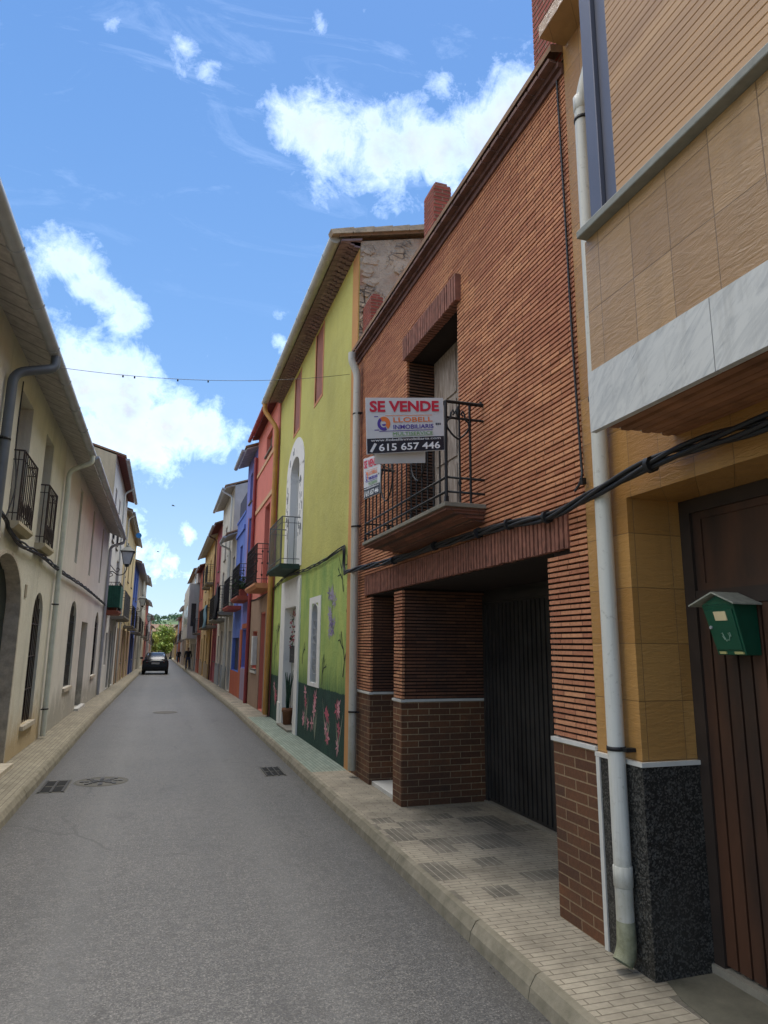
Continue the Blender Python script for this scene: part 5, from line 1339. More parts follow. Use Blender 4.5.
# ------------------------------------------------------------------ street lamps on scrolled brackets
def lamp(y, side, zb, label):
    X = XL if side < 0 else RX; s = -side
    hx = X+s*.60
    T = Thing('street_lamp', (X, y, zb), label, 'lamp', 'wall lanterns along the street')
    mb = MB(); mb.tube(smooth_path([(X, y, zb-.05), (X+s*.15, y, zb+.03), (X+s*.34, y, zb-.08), (X+s*.52, y, zb-.04), (X+s*.60, y, zb+.12), (hx, y, zb+.2)]), .017, 6)
    mb.tube(smooth_path([(X+s*.02, y, zb+.28), (X+s*.10, y, zb+.22), (X+s*.2, y, zb+.1), (X+s*.30, y, zb+.02), (X+s*.38, y, zb+.1), (X+s*.32, y, zb+.16), (X+s*.28, y, zb+.11)]), .012, 5)
    mb.tube(smooth_path([(X+s*.02, y, zb-.24), (X+s*.08, y, zb-.16), (X+s*.17, y, zb-.1), (X+s*.12, y, zb-.02), (X+s*.07, y, zb-.07)]), .012, 5)
    mb.box(min(X, X+s*.03), max(X, X+s*.03), y-.05, y+.05, zb-.3, zb+.34); T.part('bracket', mb, M['iron'])
    k = 1.15; q = lambda v: zb+.2+(v-.2)*k
    mb = MB(); sq = lambda r, z: [(hx-r*k, y-r*k, z), (hx+r*k, y-r*k, z), (hx+r*k, y+r*k, z), (hx-r*k, y+r*k, z)]
    mb.lathe((hx, y, zb+.2), [(.03*k, 0), (.07*k, .03*k), (.05*k, .06*k), (.09*k, .08*k), (.0, .08*k)], 8)
    mb.hexa(sq(.19, q(.64)), sq(.21, q(.67))); mb.hexa(sq(.2, q(.671)), sq(.07, q(.80))); mb.lathe((hx, y, q(.80)), [(.07*k, 0), (.05*k, .05), (.02*k, .07), (.025*k, .12), (0, .14)], 8)
    for sx in (-1, 1):
        for sy in (-1, 1): mb.tube([(hx+sx*.09*k, y+sy*.09*k, q(.28)), (hx+sx*.165*k, y+sy*.165*k, q(.64))], .012, 4)
    T.part('lantern_frame', mb, plain('dark green iron', S(36, 48, 46), .5))
    mb = MB(); mb.hexa(sq(.085, q(.285)), sq(.16, q(.639))); T.part('lantern_glass', mb, plain('frosted lantern glass', S(196, 204, 204), .3))
lamp(24.72, -1, 4.10, 'nearest wall lantern on scrolled bracket by the green screened balcony')
lamp(45.4, -1, 3.75, 'second wall lantern along the left side, at the blue house')
lamp(68, -1, 3.5, 'small far wall lantern on the left beyond the blue house')
# round blue sign hanging from the eave
T = Thing('round_sign', (XL+.5, 32.2, 6.4), 'round blue disc sign hanging below the cream house eave', 'sign')
mb = MB(); mb.add([(XL+.60+.125*math.cos(2*math.pi*k/20), yy, 6.52+.125*math.sin(2*math.pi*k/20)) for yy in (32.18, 32.22) for k in range(20)], [tuple(range(20)), tuple(range(20, 40))[::-1]]+[(k, (k+1) % 20, 20+(k+1) % 20, 20+k) for k in range(20)])
T.part('disc', mb, plain('sky blue enamel', S(46, 126, 190), .4))
mb = MB(); mb.tube([(XL+.3, 32.2, 7.6), (XL+.62, 32.2, 6.7)], .012, 5); T.part('hanger', mb, M['iron'])

# ------------------------------------------------------------------ festoon wire across the street
T = Thing('festoon_wire', (0, 8.6, 5.0), 'thin wire with small bulbs strung across the street', 'wire')
p0, p1 = Vector((XL+.44, 8.62, 5.05)), Vector((XR-.01, 9.36, 5.78)); sag = .14
pts = [p0.lerp(p1, t/24)+Vector((0, 0, -sag*4*(t/24)*(1-t/24))) for t in range(25)]
mb = MB(); mb.tube(pts, .0035, 5); T.part('wire', mb, M['cable'])
for t in (.2, .235, .37, .47):
    p = p0.lerp(p1, t)+Vector((0, 0, -sag*4*t*(1-t)))
    mb = MB(); mb.lathe((p.x, p.y, p.z-.045), [(0, .01), (.009, .015), (.011, .025), (.008, .042), (0, .05)], 8); T.part('bulb', mb, M['iron'])
T = Thing('festoon_wire', (0, 95, 4), 'far wire crossing the end of the street', 'wire')
mb = MB(); mb.tube([Vector((XL, 88, 4.6)).lerp(Vector((RX, 95, 3.3)), t/12)+Vector((0, 0, -.5*(t/12)*(1-t/12))) for t in range(13)], .012, 4); T.part('wire', mb, M['cable'])

# ------------------------------------------------------------------ drain covers
def drain(x0, x1, y0, y1, label, nb=6, two=True):
    T = Thing('drain_grate', ((x0+x1)/2, (y0+y1)/2, 0), label, 'drain')
    mb = MB(); mb.box(x0, x1, y0, y1, -.05, .003); T.part('frame', mb, conc('worn drain frame', S(96, 94, 88), 8))
    m2 = MB(); gm_ = plain('drain slot', S(12, 12, 12), .95)
    w = (x1-x0-.06)/nb
    for i in range(nb):
        a = x0+.03+w*i+w*.14; b = a+w*.72
        for (p, q) in (((y0+.04, (y0+y1)/2-.025), ((y0+y1)/2+.025, y1-.04)) if two else ((y0+.04, y1-.04),)): m2.quad((a, p, .007), (b, p, .007), (b, q, .007), (a, q, .007))
    T.part('slot', m2, gm_)
    m3 = MB(); y = y0
    for i in range(nb+1): x = x0+.03+w*i; m3.box(x-w*.12, x+w*.12, y0+.02, y1-.02, .004, .012)
    T.part('bar', m3, plain('worn iron', S(60, 58, 55), .5, .4))
drain(-1.30, -.98, 9.25, 10.02, 'iron drain grate against the left kerb near the manhole', 2)
drain(1.44, 1.74, 9.6, 10.3, 'iron drain grate near the right kerb before the green house', 3)
T = Thing('manhole_cover', (-.62, 9.82, 0), 'round worn manhole cover in the road near the left kerb', 'manhole cover')
mb = MB(); mb.lathe((-.62, 9.82, 0), [(0, .004), (.27, .004), (.275, .007), (.30, .007), (.31, .003), (.33, .002)], 32, False); T.part('ring', mb, conc('worn iron cover', S(82, 80, 76), 12))
mb = MB()
for k in range(8):
    a = k*math.pi/4; c, s = math.cos(a), math.sin(a)
    for r in (.1, .17, .23): mb.box(-.62+c*r-.025, -.62+c*r+.025, 9.82+s*r-.025, 9.82+s*r+.025, .005, .012)
mb.box(-.70, -.54, 9.80, 9.84, .005, .013); T.part('cover', mb, plain('cover studs', S(66, 64, 62), .55, .2))
T = Thing('manhole_cover', (.2, 18.9, -.008), 'small flat cover in the middle of the road', 'manhole cover')
mb = MB(); mb.lathe((.2, 18.9, -.008), [(0, .006), (.25, .006), (.27, .009), (.3, .009), (.31, .004)], 24, False); T.part('ring', mb, conc('small iron cover', S(78, 76, 74), 12))

# ------------------------------------------------------------------ car seen from behind
CX, CY = -.33, 49.6; CG = gz(CY)+.002
T = Thing('parked_car', (CX, CY, CG), 'black saloon car in the road seen from behind', 'car')
carp = plain('black car paint', S(20, 22, 26), .2, .2, .05, 2)
def xsec(y, zb, zt, w, wt, n=8):   # closed section, rounded shoulders
    pr = [(-w*.92, zb), (-w, zb+.12), (-w, zb+(zt-zb)*.62), (-w*.97, zb+(zt-zb)*.85), (-wt, zt), (0, zt+.02), (wt, zt), (w*.97, zb+(zt-zb)*.85), (w, zb+(zt-zb)*.62), (w, zb+.12), (w*.92, zb)]
    return [(CX+x, CY+y, CG+z) for x, z in pr]
def loft(mb, secs):
    n = len(secs[0]); vs = [v for s in secs for v in s]
    mb.add(vs, [(i*n+k, i*n+(k+1) % n, (i+1)*n+(k+1) % n, (i+1)*n+k) for i in range(len(secs)-1) for k in range(n)], True)
    mb.add(secs[0], [tuple(range(n))]); mb.add(secs[-1], [tuple(range(n))[::-1]])
W = .87
mb = MB(); loft(mb, [xsec(0, .34, .92, W*.93, W*.8), xsec(.06, .26, .99, W*.98, W*.86), xsec(.5, .22, 1.0, W, W*.88), xsec(1.6, .2, .96, W, W*.9), xsec(3.0, .2, .95, W, W*.9), xsec(3.9, .24, .86, W*.97, W*.85), xsec(4.35, .32, .72, W*.86, W*.7)])
T.part('body', mb, carp)
mb = MB()
def csec(y, zb, zt, wb, wt): return [(CX-wb, CY+y, CG+zb), (CX-wt, CY+y, CG+zt), (CX-wt*.8, CY+y, CG+zt+.05), (CX+wt*.8, CY+y, CG+zt+.05), (CX+wt, CY+y, CG+zt), (CX+wb, CY+y, CG+zb)]
loft(mb, [csec(.42, .97, .985, .72, .70), csec(1.05, .95, 1.36, .77, .60), csec(1.5, .95, 1.41, .78, .61), csec(2.4, .95, 1.39, .78, .60), csec(3.15, .94, .97, .76, .72)])
T.part('cabin', mb, carp)
mb = MB(); g = .012
mb.hexa([(CX-.62, CY+.47-g, CG+1.02), (CX+.62, CY+.47-g, CG+1.02), (CX+.62, CY+.5, CG+1.02), (CX-.62, CY+.5, CG+1.02)], [(CX-.52, CY+1.0-g, CG+1.37), (CX+.52, CY+1.0-g, CG+1.37), (CX+.52, CY+1.03, CG+1.36), (CX-.52, CY+1.03, CG+1.36)])
gl, ng, bg = newmat('rear screen glass'); bg.inputs['Base Color'].default_value = S(60, 84, 116); bg.inputs['Roughness'].default_value = .05; bg.inputs['Metallic'].default_value = .7
T.part('rear_window', mb, gl)
for sx in (-1, 1):
    mb = MB(); mb.hexa([(CX+sx*.775, CY+.9, CG+1.0), (CX+sx*.80, CY+.9, CG+1.0), (CX+sx*.80, CY+2.7, CG+1.0), (CX+sx*.775, CY+2.7, CG+1.0)], [(CX+sx*.62, CY+1.15, CG+1.34), (CX+sx*.645, CY+1.15, CG+1.34), (CX+sx*.645, CY+2.3, CG+1.34), (CX+sx*.62, CY+2.3, CG+1.34)]); T.part('side_window', mb, M['glass_sky'])
    mb = MB(); mb.hexa([(CX+sx*.52, CY-.012, CG+.78), (CX+sx*.80, CY+.03, CG+.78), (CX+sx*.82, CY+.1, CG+.78), (CX+sx*.52, CY+.1, CG+.78)], [(CX+sx*.5, CY-.008, CG+.92), (CX+sx*.76, CY+.03, CG+.92), (CX+sx*.78, CY+.1, CG+.92), (CX+sx*.5, CY+.1, CG+.92)]); T.part('tail_light', mb, plain('red lamp lens', S(110, 24, 26), .25))
    mb = MB(); mb.box(CX+sx*.97-.1, CX+sx*.97+.1, CY+2.5, CY+2.6, CG+.98, CG+1.12); mb.tube([(CX+sx*.8, CY+2.55, CG+.98), (CX+sx*.92, CY+2.55, CG+1.03)], .02, 5); T.part('wing_mirror', mb, carp, bevel=.02)
    for yw in (.75, 3.45):
        mb = MB(); prof = [(.24, -.095), (.31, -.1), (.325, -.07), (.325, .07), (.31, .1), (.24, .095)]; n = 20; cx, cy, cz = CX+sx*.76, CY+yw, CG+.325
        mb.add([(cx+h, cy+r*math.cos(2*math.pi*k/n), cz+r*math.sin(2*math.pi*k/n)) for r, h in prof for k in range(n)], [(i*n+k, i*n+(k+1) % n, (i+1)*n+(k+1) % n, (i+1)*n+k) for i in range(5) for k in range(n)], True)
        wh = T.part('wheel', mb, plain('tyre', S(20, 20, 21), .9))
        mb = MB(); mb.add([(cx+sx*.06, cy+.24*math.cos(2*math.pi*k/n), cz+.24*math.sin(2*math.pi*k/n)) for k in range(n)]+[(cx+sx*.09, cy, cz)], [(k, (k+1) % n, n) for k in range(n)]); T.part('rim', mb, M['zinc'], wh)
mb = MB(); mb.hexa([(CX-.78, CY-.03, CG+.36), (CX+.78, CY-.03, CG+.36), (CX+.84, CY+.3, CG+.36), (CX-.84, CY+.3, CG+.36)], [(CX-.78, CY-.04, CG+.58), (CX+.78, CY-.04, CG+.58), (CX+.84, CY+.3, CG+.6), (CX-.84, CY+.3, CG+.6)]); T.part('bumper', mb, carp, bevel=.02)
mb = MB(); mb.box(CX-.26, CX+.26, CY-.022, CY+.02, CG+.70, CG+.81); T.part('number_plate', mb, plain('plate', S(196, 196, 190), .5))
mb = MB(); mb.box(CX-.6, CX+.6, CY-.025, CY+.0, CG+.86, CG+.88); T.part('chrome_strip', mb, M['zinc'])

# ------------------------------------------------------------------ people on the right pavement
def skin_obj(name, pts, edges, radii, mat, T, sub=1):
    me = bpy.data.meshes.new(name); wo = T.wo
    me.from_pydata([(p[0]-wo[0], p[1]-wo[1], p[2]-wo[2]) for p in pts], edges, []); me.materials.append(mat)
    o = bpy.data.objects.new(name, me); col.objects.link(o); o.parent = T.o
    s = o.modifiers.new('skin', 'SKIN'); s.use_smooth_shade = True
    for i, d in enumerate(me.skin_vertices[0].data):
        r = radii[i]; d.radius = r if isinstance(r, tuple) else (r, r); d.use_root = (i == 0)
    b = o.modifiers.new('smooth', 'SUBSURF'); b.levels = sub; b.render_levels = sub
    return o
def person(x, y, label, jacket, trousers, stride, h=1.0, bag=False):
    z0 = gz(y)+PV+.003; T = Thing('person', (x, y, z0), label, 'person')
    def p(dx, dy, dz): return (x+dx*h, y+dy*h, z0+dz*h)
    st = stride
    J = [p(0, 0, .95), p(0, 0, 1.12), p(0, .01, 1.34), p(0, .02, 1.47), p(0, .03, 1.55), p(0, .05, 1.66), p(0, .03, 1.74),
         p(-.10, 0, .90), p(-.11, st*.16, .50), p(-.11, st*.12, .09), p(-.12, st*.12+.13, .035),
         p(.10, 0, .90), p(.11, -st*.08, .50), p(.11, -st*.30, .13), p(.12, -st*.30+.13, .05),
         p(-.19, .01, 1.42), p(-.25, -st*.10, 1.16), p(-.25, -st*.05, .92), p(-.25, -st*.02, .83),
         p(.19, .01, 1.42), p(.25, st*.08, 1.16), p(.25, st*.18, .95), p(.25, st*.20, .86)]
    Ed = [(0, 1), (1, 2), (2, 3), (3, 4), (4, 5), (5, 6), (0, 7), (7, 8), (8, 9), (9, 10), (0, 11), (11, 12), (12, 13), (13, 14), (2, 15), (15, 16), (16, 17), (17, 18), (2, 19), (19, 20), (20, 21), (21, 22)]
    Rr = [(.15, .11), (.14, .10), (.17, .11), .07, .055, (.085, .1), .07, .085, .06, .045, .035, .085, .06, .045, .035, .06, .045, .035, .032, .06, .045, .035, .032]
    skin_obj('body', J, Ed, [tuple(q*h for q in r) if isinstance(r, tuple) else r*h for r in Rr], plain('skin', S(150, 108, 84), .6), T)
    a = 1.22
    sk = lambda idx, es, rr_, nm, mt: skin_obj(nm, [J[i] for i in idx], es, rr_, mt, T)
    sk([1, 2, 0, 15, 16, 17, 19, 20, 21], [(0, 1), (0, 2), (1, 3), (3, 4), (4, 5), (1, 6), (6, 7), (7, 8)], [(.17*h, .13*h), (.20*h, .14*h), (.175*h, .13*h), .08*h, .06*h, .05*h, .08*h, .06*h, .05*h], 'jacket', plain('dark jacket', jacket, .9, 0, .15))
    sk([0, 7, 8, 9, 11, 12, 13], [(0, 1), (1, 2), (2, 3), (0, 4), (4, 5), (5, 6)], [(.165*h, .125*h), .1*h, .078*h, .062*h, .1*h, .078*h, .062*h], 'trousers', plain('trousers', trousers, .9, 0, .15))
    for i, j in ((9, 10), (13, 14)): sk([i, j], [(0, 1)], [.055*h, .045*h], 'shoe', plain('shoes', S(30, 28, 28), .7))
    sk([5, 6], [(0, 1)], [(.092*h, .108*h), .088*h], 'hair', plain('hair', S(40, 32, 28), .9))
    mb = MB(); c = J[5]
    for s in (-1, 1): mb.lathe((c[0]+s*.035*h, c[1]+.1*h, c[2]-.005), [(0, -.01), (.01, 0), (0, .01)], 6)
    T.part('eye', mb, M['iron'])
    mb = MB(); mb.hexa([(c[0]-.015, c[1]+.1*h, c[2]-.05), (c[0]+.015, c[1]+.1*h, c[2]-.05), (c[0]+.015, c[1]+.08*h, c[2]-.05), (c[0]-.015, c[1]+.08*h, c[2]-.05)], [(c[0]-.006, c[1]+.095*h, c[2]), (c[0]+.006, c[1]+.095*h, c[2]), (c[0]+.006, c[1]+.08*h, c[2]), (c[0]-.006, c[1]+.08*h, c[2])]); T.part('nose', mb, plain('skin tone', S(150, 108, 84), .6))
person(2.06, 57.5, 'person in dark jacket and blue trousers walking away on the right pavement', S(34, 36, 40), S(58, 66, 84), 1.0)
person(2.05, 88, 'small far person in dark clothes further along the right pavement', S(30, 30, 32), S(36, 36, 40), .7, .95)

# ------------------------------------------------------------------ bird
def bird(x, y, z, label):
    T = Thing('bird', (x, y, z), label, 'bird', 'swifts over the street')
    mb = MB(); mb.tube([(x-.12, y, z), (x-.05, y, z+.01), (x+.05, y, z+.01), (x+.12, y, z), (x+.2, y, z-.005)], [.008, .03, .034, .022, .004], 8); T.part('body', mb, plain('bird', S(26, 24, 24), .9))
    for s in (-1, 1):
        mb = MB(); mb.add([(x+.05, y+s*.03, z+.012), (x-.04, y+s*.03, z+.012), (x-.02, y+s*.16, z+.05), (x+.07, y+s*.15, z+.05), (x-.12, y+s*.36, z+.03), (x+.05, y+s*.03, z+.002), (x-.04, y+s*.03, z+.002)], [(0, 1, 2, 3), (3, 2, 4), (5, 3, 4), (5, 6, 2, 3)])
        T.part('wing', mb, plain('wing', S(30, 28, 28), .9))
bird(.1, 58, 13.0, 'lone dark bird high in the sky above the car')
bird(-1.0, 70, 10.6, 'lower dark bird against the pale cloud at left')

# ------------------------------------------------------------------ the end of the street: trees, brown roofed house, wooded hill
def leafmat(name, a, b2):
    m, nt, b = newmat(name); p = pos(nt)
    L(nt, mix(nt, mapr(nt, noise(nt, p, 1.1, 4), .35, .65), a, b2), b.inputs['Base Color']); b.inputs['Roughness'].default_value = .7
    return m
def tree(x, y, z0, h, r, mat, label, seed, n=1500, leaf=.28):
    rr = random.Random(seed); T = Thing('tree', (x, y, z0), label, 'tree', 'trees at the end of the street')
    mb = MB(); mb.tube([(x, y, z0-.3), (x+.1, y, z0+h*.3), (x, y, z0+h*.6)], [.18, .13, .06], 7)
    clumps = []
    for k in range(9):
        a = rr.uniform(0, 6.28); q = rr.uniform(.2, .8)*r; c = Vector((x+q*math.cos(a), y+q*math.sin(a), z0+h*rr.uniform(.35, .88))); clumps.append((c, r*rr.uniform(.35, .6)))
        mb.tube([(x, y, z0+h*.35), tuple(c)], [.06, .02], 5)
    T.part('trunk', mb, plain('bark', S(84, 70, 56), .9))
    mb = MB()
    for i in range(n):
        c, s = rr.choice(clumps); d = Vector((rr.gauss(0, 1), rr.gauss(0, 1), rr.gauss(0, .8))).normalized()*s*rr.random()**.4
        p = c+d; u = Vector((rr.gauss(0, 1), rr.gauss(0, 1), rr.gauss(0, .6))).normalized()*leaf*rr.uniform(.6, 1.2); w = u.cross(Vector((rr.gauss(0, 1), .2, 1))).normalized()*leaf*.5
        mb.add([p+u, p+w, p-u*.8, p-w], [(0, 1, 2, 3)])
    T.part('crown', mb, mat)
lg, dg, yg = leafmat('bright leaves', S(158, 172, 84), S(112, 140, 66)), leafmat('dark leaves', S(84, 108, 62), S(58, 84, 50)), leafmat('yellow green leaves', S(186, 186, 96), S(146, 158, 78))
ZE = gz(152)
tree(-.6, 150, ZE, 7.3, 3.0, lg, 'bright green tree in the middle of the street end', 1)
tree(1.9, 152, ZE, 6.8, 2.6, yg, 'yellow green tree at the right of the street end', 2)
tree(-3.4, 153, ZE, 7.2, 2.8, lg, 'bright green tree at the left of the street end', 3)
tree(.8, 156, ZE, 7.0, 2.8, dg, 'darker green tree between the bright ones', 4)
tree(-6.0, 151, ZE, 6.8, 2.6, dg, 'dark green tree partly behind the last house on the left', 6)
tree(-1.9, 146, ZE, 5.4, 1.9, yg, 'small yellow green tree nearest on the left of the street end', 7)
tree(.5, 143, ZE, 4.6, 1.7, lg, 'small bright tree nearest in the middle of the street end', 8)
tree(4.6, 156, ZE, 6.5, 2.5, dg, 'dark green tree partly behind the last house on the right', 5)
T = Thing('farmhouse', (0, 172, ZE), 'long low house with brown tiled roof behind the far trees', 'house')
mb = MB(); mb.box(-14, 12, 170, 178, ZE-.5, 4.4); T.part('wall', mb, pl('far farmhouse wall', S(176, 146, 112)))
mb = MB(); mb.prism_x([(169.4, 4.4), (178.6, 4.4), (174, 6.2)], -14.4, 12.4); T.part('roof', mb, rooftile('brown far roof', S(122, 96, 78), S(104, 82, 68)))
mb = MB()
for k in range(6): mb.box(-12+4*k, -10.8+4*k, 169.96, 169.99, 1.5, 3.2)
T.part('window', mb, M['glass_dark'])
mb = MB(); vs = []; nx, ny = 40, 14; rr = random.Random(9)
def hz(x, y): t = (y-230)/260; return ZE-.3+max(0, math.sin(min(1, max(0, t))*math.pi*.5))*(15+4*math.sin(x*.013+1)+3*math.sin(x*.041))
for j in range(ny+1):
    for i in range(nx+1):
        x = -400+800*i/nx; y = 230+300*j/ny; vs.append((x, y, hz(x, y)))
mb.add(vs, [(j*(nx+1)+i, j*(nx+1)+i+1, (j+1)*(nx+1)+i+1, (j+1)*(nx+1)+i) for j in range(ny) for i in range(nx)], True)
struct('hill', mb, plain('wooded hill earth', S(74, 96, 58), .95, 0, .3, .05, 'pos'))
mb = MB(); rr = random.Random(10)
for k in range(420):
    x = rr.uniform(-70, 70); y = rr.uniform(240, 480); z = hz(x, y); s = rr.uniform(1.8, 3.4)
    for i in range(46):
        d = Vector((rr.gauss(0, 1), rr.gauss(0, 1), abs(rr.gauss(0, 1)))).normalized()*s*rr.random()**.3; p = Vector((x, y, z+s*.3))+d
        u = Vector((rr.gauss(0, 1), rr.gauss(0, 1), rr.gauss(0, 1))).normalized()*.7; w = u.cross(Vector((.3, .1, 1))).normalized()*.5
        mb.add([p+u, p+w, p-u, p-w], [(0, 1, 2, 3)])
o = obj('woodland', mb, leafmat('hill trees', S(116, 138, 104), S(84, 110, 86))); tag(o, 'distant wooded hillside closing the view down the street', 'woodland', kind='stuff')

# ------------------------------------------------------------------ light, sky with clouds, camera
SUN_EL, SUN_AZ = R(74), R(20)       # azimuth clockwise from +Y
w = bpy.data.worlds.new('World'); sc.world = w; w.use_nodes = True; nt = w.node_tree
bg = nt.nodes['Background']; out = nt.nodes['World Output']
sky = N(nt, 'ShaderNodeTexSky', sky_type='NISHITA'); sky.sun_disc = False; sky.sun_elevation = SUN_EL; sky.sun_rotation = SUN_AZ
sky.air_density = 1.0; sky.dust_density = .3; sky.ozone_density = 1.6
tc = nt.nodes.new('ShaderNodeTexCoord').outputs['Generated']
# cloud shapes: soft blobs round chosen directions, broken up by fractal noise
warp = N(nt, 'ShaderNodeTexNoise'); warp.inputs['Scale'].default_value = 9; warp.inputs['Detail'].default_value = 5; L(nt, tc, warp.inputs['Vector'])
wv = N(nt, 'ShaderNodeVectorMath', operation='MULTIPLY_ADD'); L(nt, warp.outputs['Color'], wv.inputs[0]); wv.inputs[1].default_value = (.07, .07, .07); 
sub = N(nt, 'ShaderNodeVectorMath', operation='SUBTRACT'); L(nt, tc, sub.inputs[0]); sub.inputs[1].default_value = (.035, .035, .035); L(nt, sub.outputs[0], wv.inputs[2])
D = wv.outputs[0]
blobs = [((.129, .748, .651), .050, 1), ((.177, .754, .632), .060, 1), ((.223, .748, .625), .062, 1), ((.265, .727, .634), .055, 1), ((.31, .718, .624), .06, 1), ((.345, .691, .635), .065, 1), ((.369, .661, .653), .06, 1), ((.289, .66, .694), .034, .6), ((.42, .64, .64), .07, 1), ((.46, .60, .65), .07, 1),
         ((-.142, .868, .475), .042, 1), ((-.11, .89, .443), .045, 1), ((-.172, .87, .462), .034, .8), ((-.08, .902, .425), .03, 1), ((-.19, .865, .455), .03, .7), ((-.115, .87, .48), .03, .7),
         ((-.128, .926, .340), .056, 1.15), ((-.076, .945, .318), .066, 1.25), ((-.017, .954, .299), .056, 1.2), ((.038, .956, .291), .046, 1.1), ((.086, .95, .299), .034, .7), ((-.10, .95, .28), .06, 1), ((-.2, .91, .36), .08, 1), ((.0, .965, .27), .04, .6), ((.10, .955, .27), .03, .5),
         ((.028, .988, .151), .018, .9), ((-.013, .993, .114), .035, .8), ((-.05, .99, .125), .045, .9), ((.04, .993, .10), .03, .6),
         ((-.027, .726, .687), .026, .58), ((-.099, .714, .693), .018, .58), ((.124, .886, .448), .016, .72), ((.136, .901, .411), .018, .72), ((.13, .671, .73), .022, .58), ((.014, .731, .683), .02, .58), ((-.2, .70, .69), .02, .4),
         ((-.3, -.8, .5), .2, 1), ((-.9, -.3, .3), .2, .9)]  # last two clouds lie out of view, added for ambient light
# unseen bright cloud patches overhead and to both sides, added to light the facades
bright = [((0, .0, 1), .30, 1.6), ((-.75, .0, .68), .36, 1.6), ((.68, .0, .75), .36, 1.6)]
acc = None; bacc = None
for (d, r, s) in blobs:
    l = math.sqrt(sum(c*c for c in d)); d = tuple(c/l for c in d)
    dn = N(nt, 'ShaderNodeVectorMath', operation='DISTANCE'); L(nt, D, dn.inputs[0]); dn.inputs[1].default_value = d
    v = mapr(nt, dn.outputs['Value'], 0, r*1.7, s, 0); v = mth(nt, 'POWER', v, 1.0)
    acc = v if acc is None else mth(nt, 'SMOOTH_MAX', acc, v)
    if acc is not v: acc.node.inputs[2].default_value = .12
for (d, r, s) in bright:
    l = math.sqrt(sum(c*c for c in d)); d = tuple(c/l for c in d)
    dn = N(nt, 'ShaderNodeVectorMath', operation='DISTANCE'); L(nt, D, dn.inputs[0]); dn.inputs[1].default_value = d
    v = mapr(nt, dn.outputs['Value'], 0, r*1.7, s, 0)
    bacc = v if bacc is None else mth(nt, 'MAXIMUM', bacc, v)
nz = noise(nt, tc, 15, 10, .66, .35); nz2 = noise(nt, mapping(nt, tc, (1, 1, 1), rot=(.5, .3, .2)), 48, 8, .72, .5)
dens = mth(nt, 'ADD', acc, mth(nt, 'MULTIPLY', mth(nt, 'SUBTRACT', nz, .5), 1.45)); dens = mth(nt, 'ADD', dens, mth(nt, 'MULTIPLY', mth(nt, 'SUBTRACT', nz2, .5), .55))
balpha = mapr(nt, mth(nt, 'ADD', bacc, mth(nt, 'MULTIPLY', mth(nt, 'SUBTRACT', nz, .5), .8)), .2, .7)
z_q = sep(nt, tc)[2]
wz = noise(nt, mapping(nt, tc, (1.2, 5, 5), rot=(.2, .5, .5)), 3.4, 9, .7, .9)
wisp = mth(nt, 'MULTIPLY', mapr(nt, wz, .55, .82, 0, .34), mapr(nt, z_q, .42, .6))
alpha = mth(nt, 'MAXIMUM', mapr(nt, dens, .38, .74), wisp)
z_ = sep(nt, tc)[2]
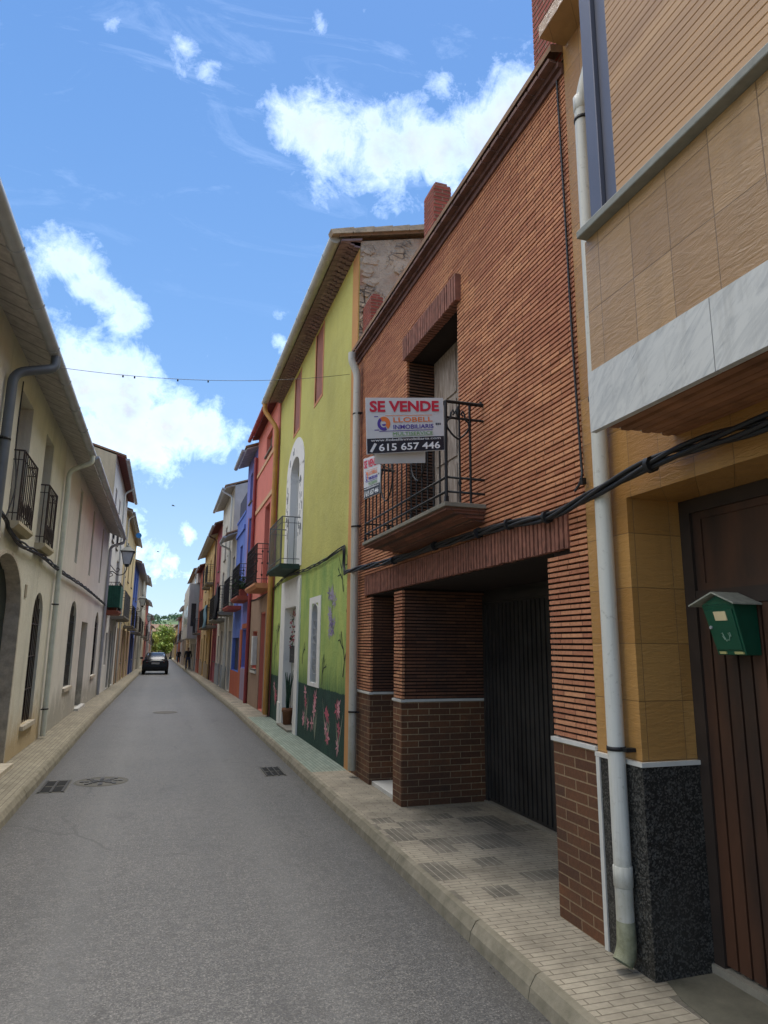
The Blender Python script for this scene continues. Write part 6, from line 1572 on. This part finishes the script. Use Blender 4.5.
# thin veil towards the horizon
veil = mth(nt, 'MULTIPLY', mapr(nt, z_, .0, .42, .45, 0), mapr(nt, noise(nt, mapping(nt, tc, (3, 3, 9)), 2.2, 6, .6), .3, .7, .35, 1))
cs = mapr(nt, noise(nt, tc, 11, 7, .6), .35, .68)
ccol = mix(nt, cs, (1.55, 1.7, 1.95, 1), (2.75, 2.75, 2.75, 1))
ccol = mix(nt, mapr(nt, dens, .6, 1.3), mix(nt, .35, sky.outputs[0], (3.0, 3.1, 3.2, 1)), ccol)
cr = N(nt, 'ShaderNodeValToRGB'); L(nt, z_, cr.inputs[0]); e = cr.color_ramp.elements
e[0].position = .0; e[0].color = (1.1, 1.68, 2.35, 1); e[1].position = .75; e[1].color = (.17, .63, 1.66, 1)
m_ = e.new(.3); m_.color = (.42, .99, 2.0, 1)
skyc = mix(nt, .82, sky.outputs[0], cr.outputs[0]); skyc = mix(nt, mth(nt, 'MULTIPLY', veil, .5), skyc, (1.6, 2.1, 2.5, 1))
L(nt, mix(nt, balpha, mix(nt, alpha, skyc, ccol), (7.0, 6.9, 6.7, 1)), bg.inputs['Color']); bg.inputs['Strength'].default_value = .085
L(nt, bg.outputs[0], out.inputs['Surface'])
w.cycles.sampling_method = 'MANUAL'; w.cycles.sample_map_resolution = 512

sd = bpy.data.lights.new('sun', 'SUN'); sd.energy = 1.0; sd.angle = R(45); sd.color = (1, .955, .88)
so = bpy.data.objects.new('sun', sd); col.objects.link(so)
dv = Vector((math.sin(SUN_AZ)*math.cos(SUN_EL), math.cos(SUN_AZ)*math.cos(SUN_EL), math.sin(SUN_EL)))
so.rotation_euler = dv.to_track_quat('Z', 'Y').to_euler(); so.location = (0, 0, 30)

cd_ = bpy.data.cameras.new('camera'); cam = bpy.data.objects.new('camera', cd_); col.objects.link(cam)
yaw, pitch, roll = R(17.7975), R(11.1411), R(.5)
fw = Vector((math.sin(yaw)*math.cos(pitch), math.cos(yaw)*math.cos(pitch), math.sin(pitch)))
r0 = Vector((math.cos(yaw), -math.sin(yaw), 0)); u0 = r0.cross(fw)
rt = r0*math.cos(roll)+u0*math.sin(roll); up = u0*math.cos(roll)-r0*math.sin(roll)
cam.matrix_world = Matrix(((rt.x, up.x, -fw.x, 0), (rt.y, up.y, -fw.y, 0), (rt.z, up.z, -fw.z, 1.75), (0, 0, 0, 1)))
cd_.sensor_fit = 'VERTICAL'; cd_.sensor_height = 24; cd_.sensor_width = 18; cd_.lens = 675/1024*24
cd_.clip_start = .05; cd_.clip_end = 2000
sc.camera = cam
sc.view_settings.view_transform = 'Standard'; sc.view_settings.look = 'None'; sc.view_settings.gamma = 1; sc.view_settings.use_curve_mapping = False
sc.view_settings.exposure = 2.15
sc.cycles.max_bounces = 6; sc.cycles.diffuse_bounces = 4
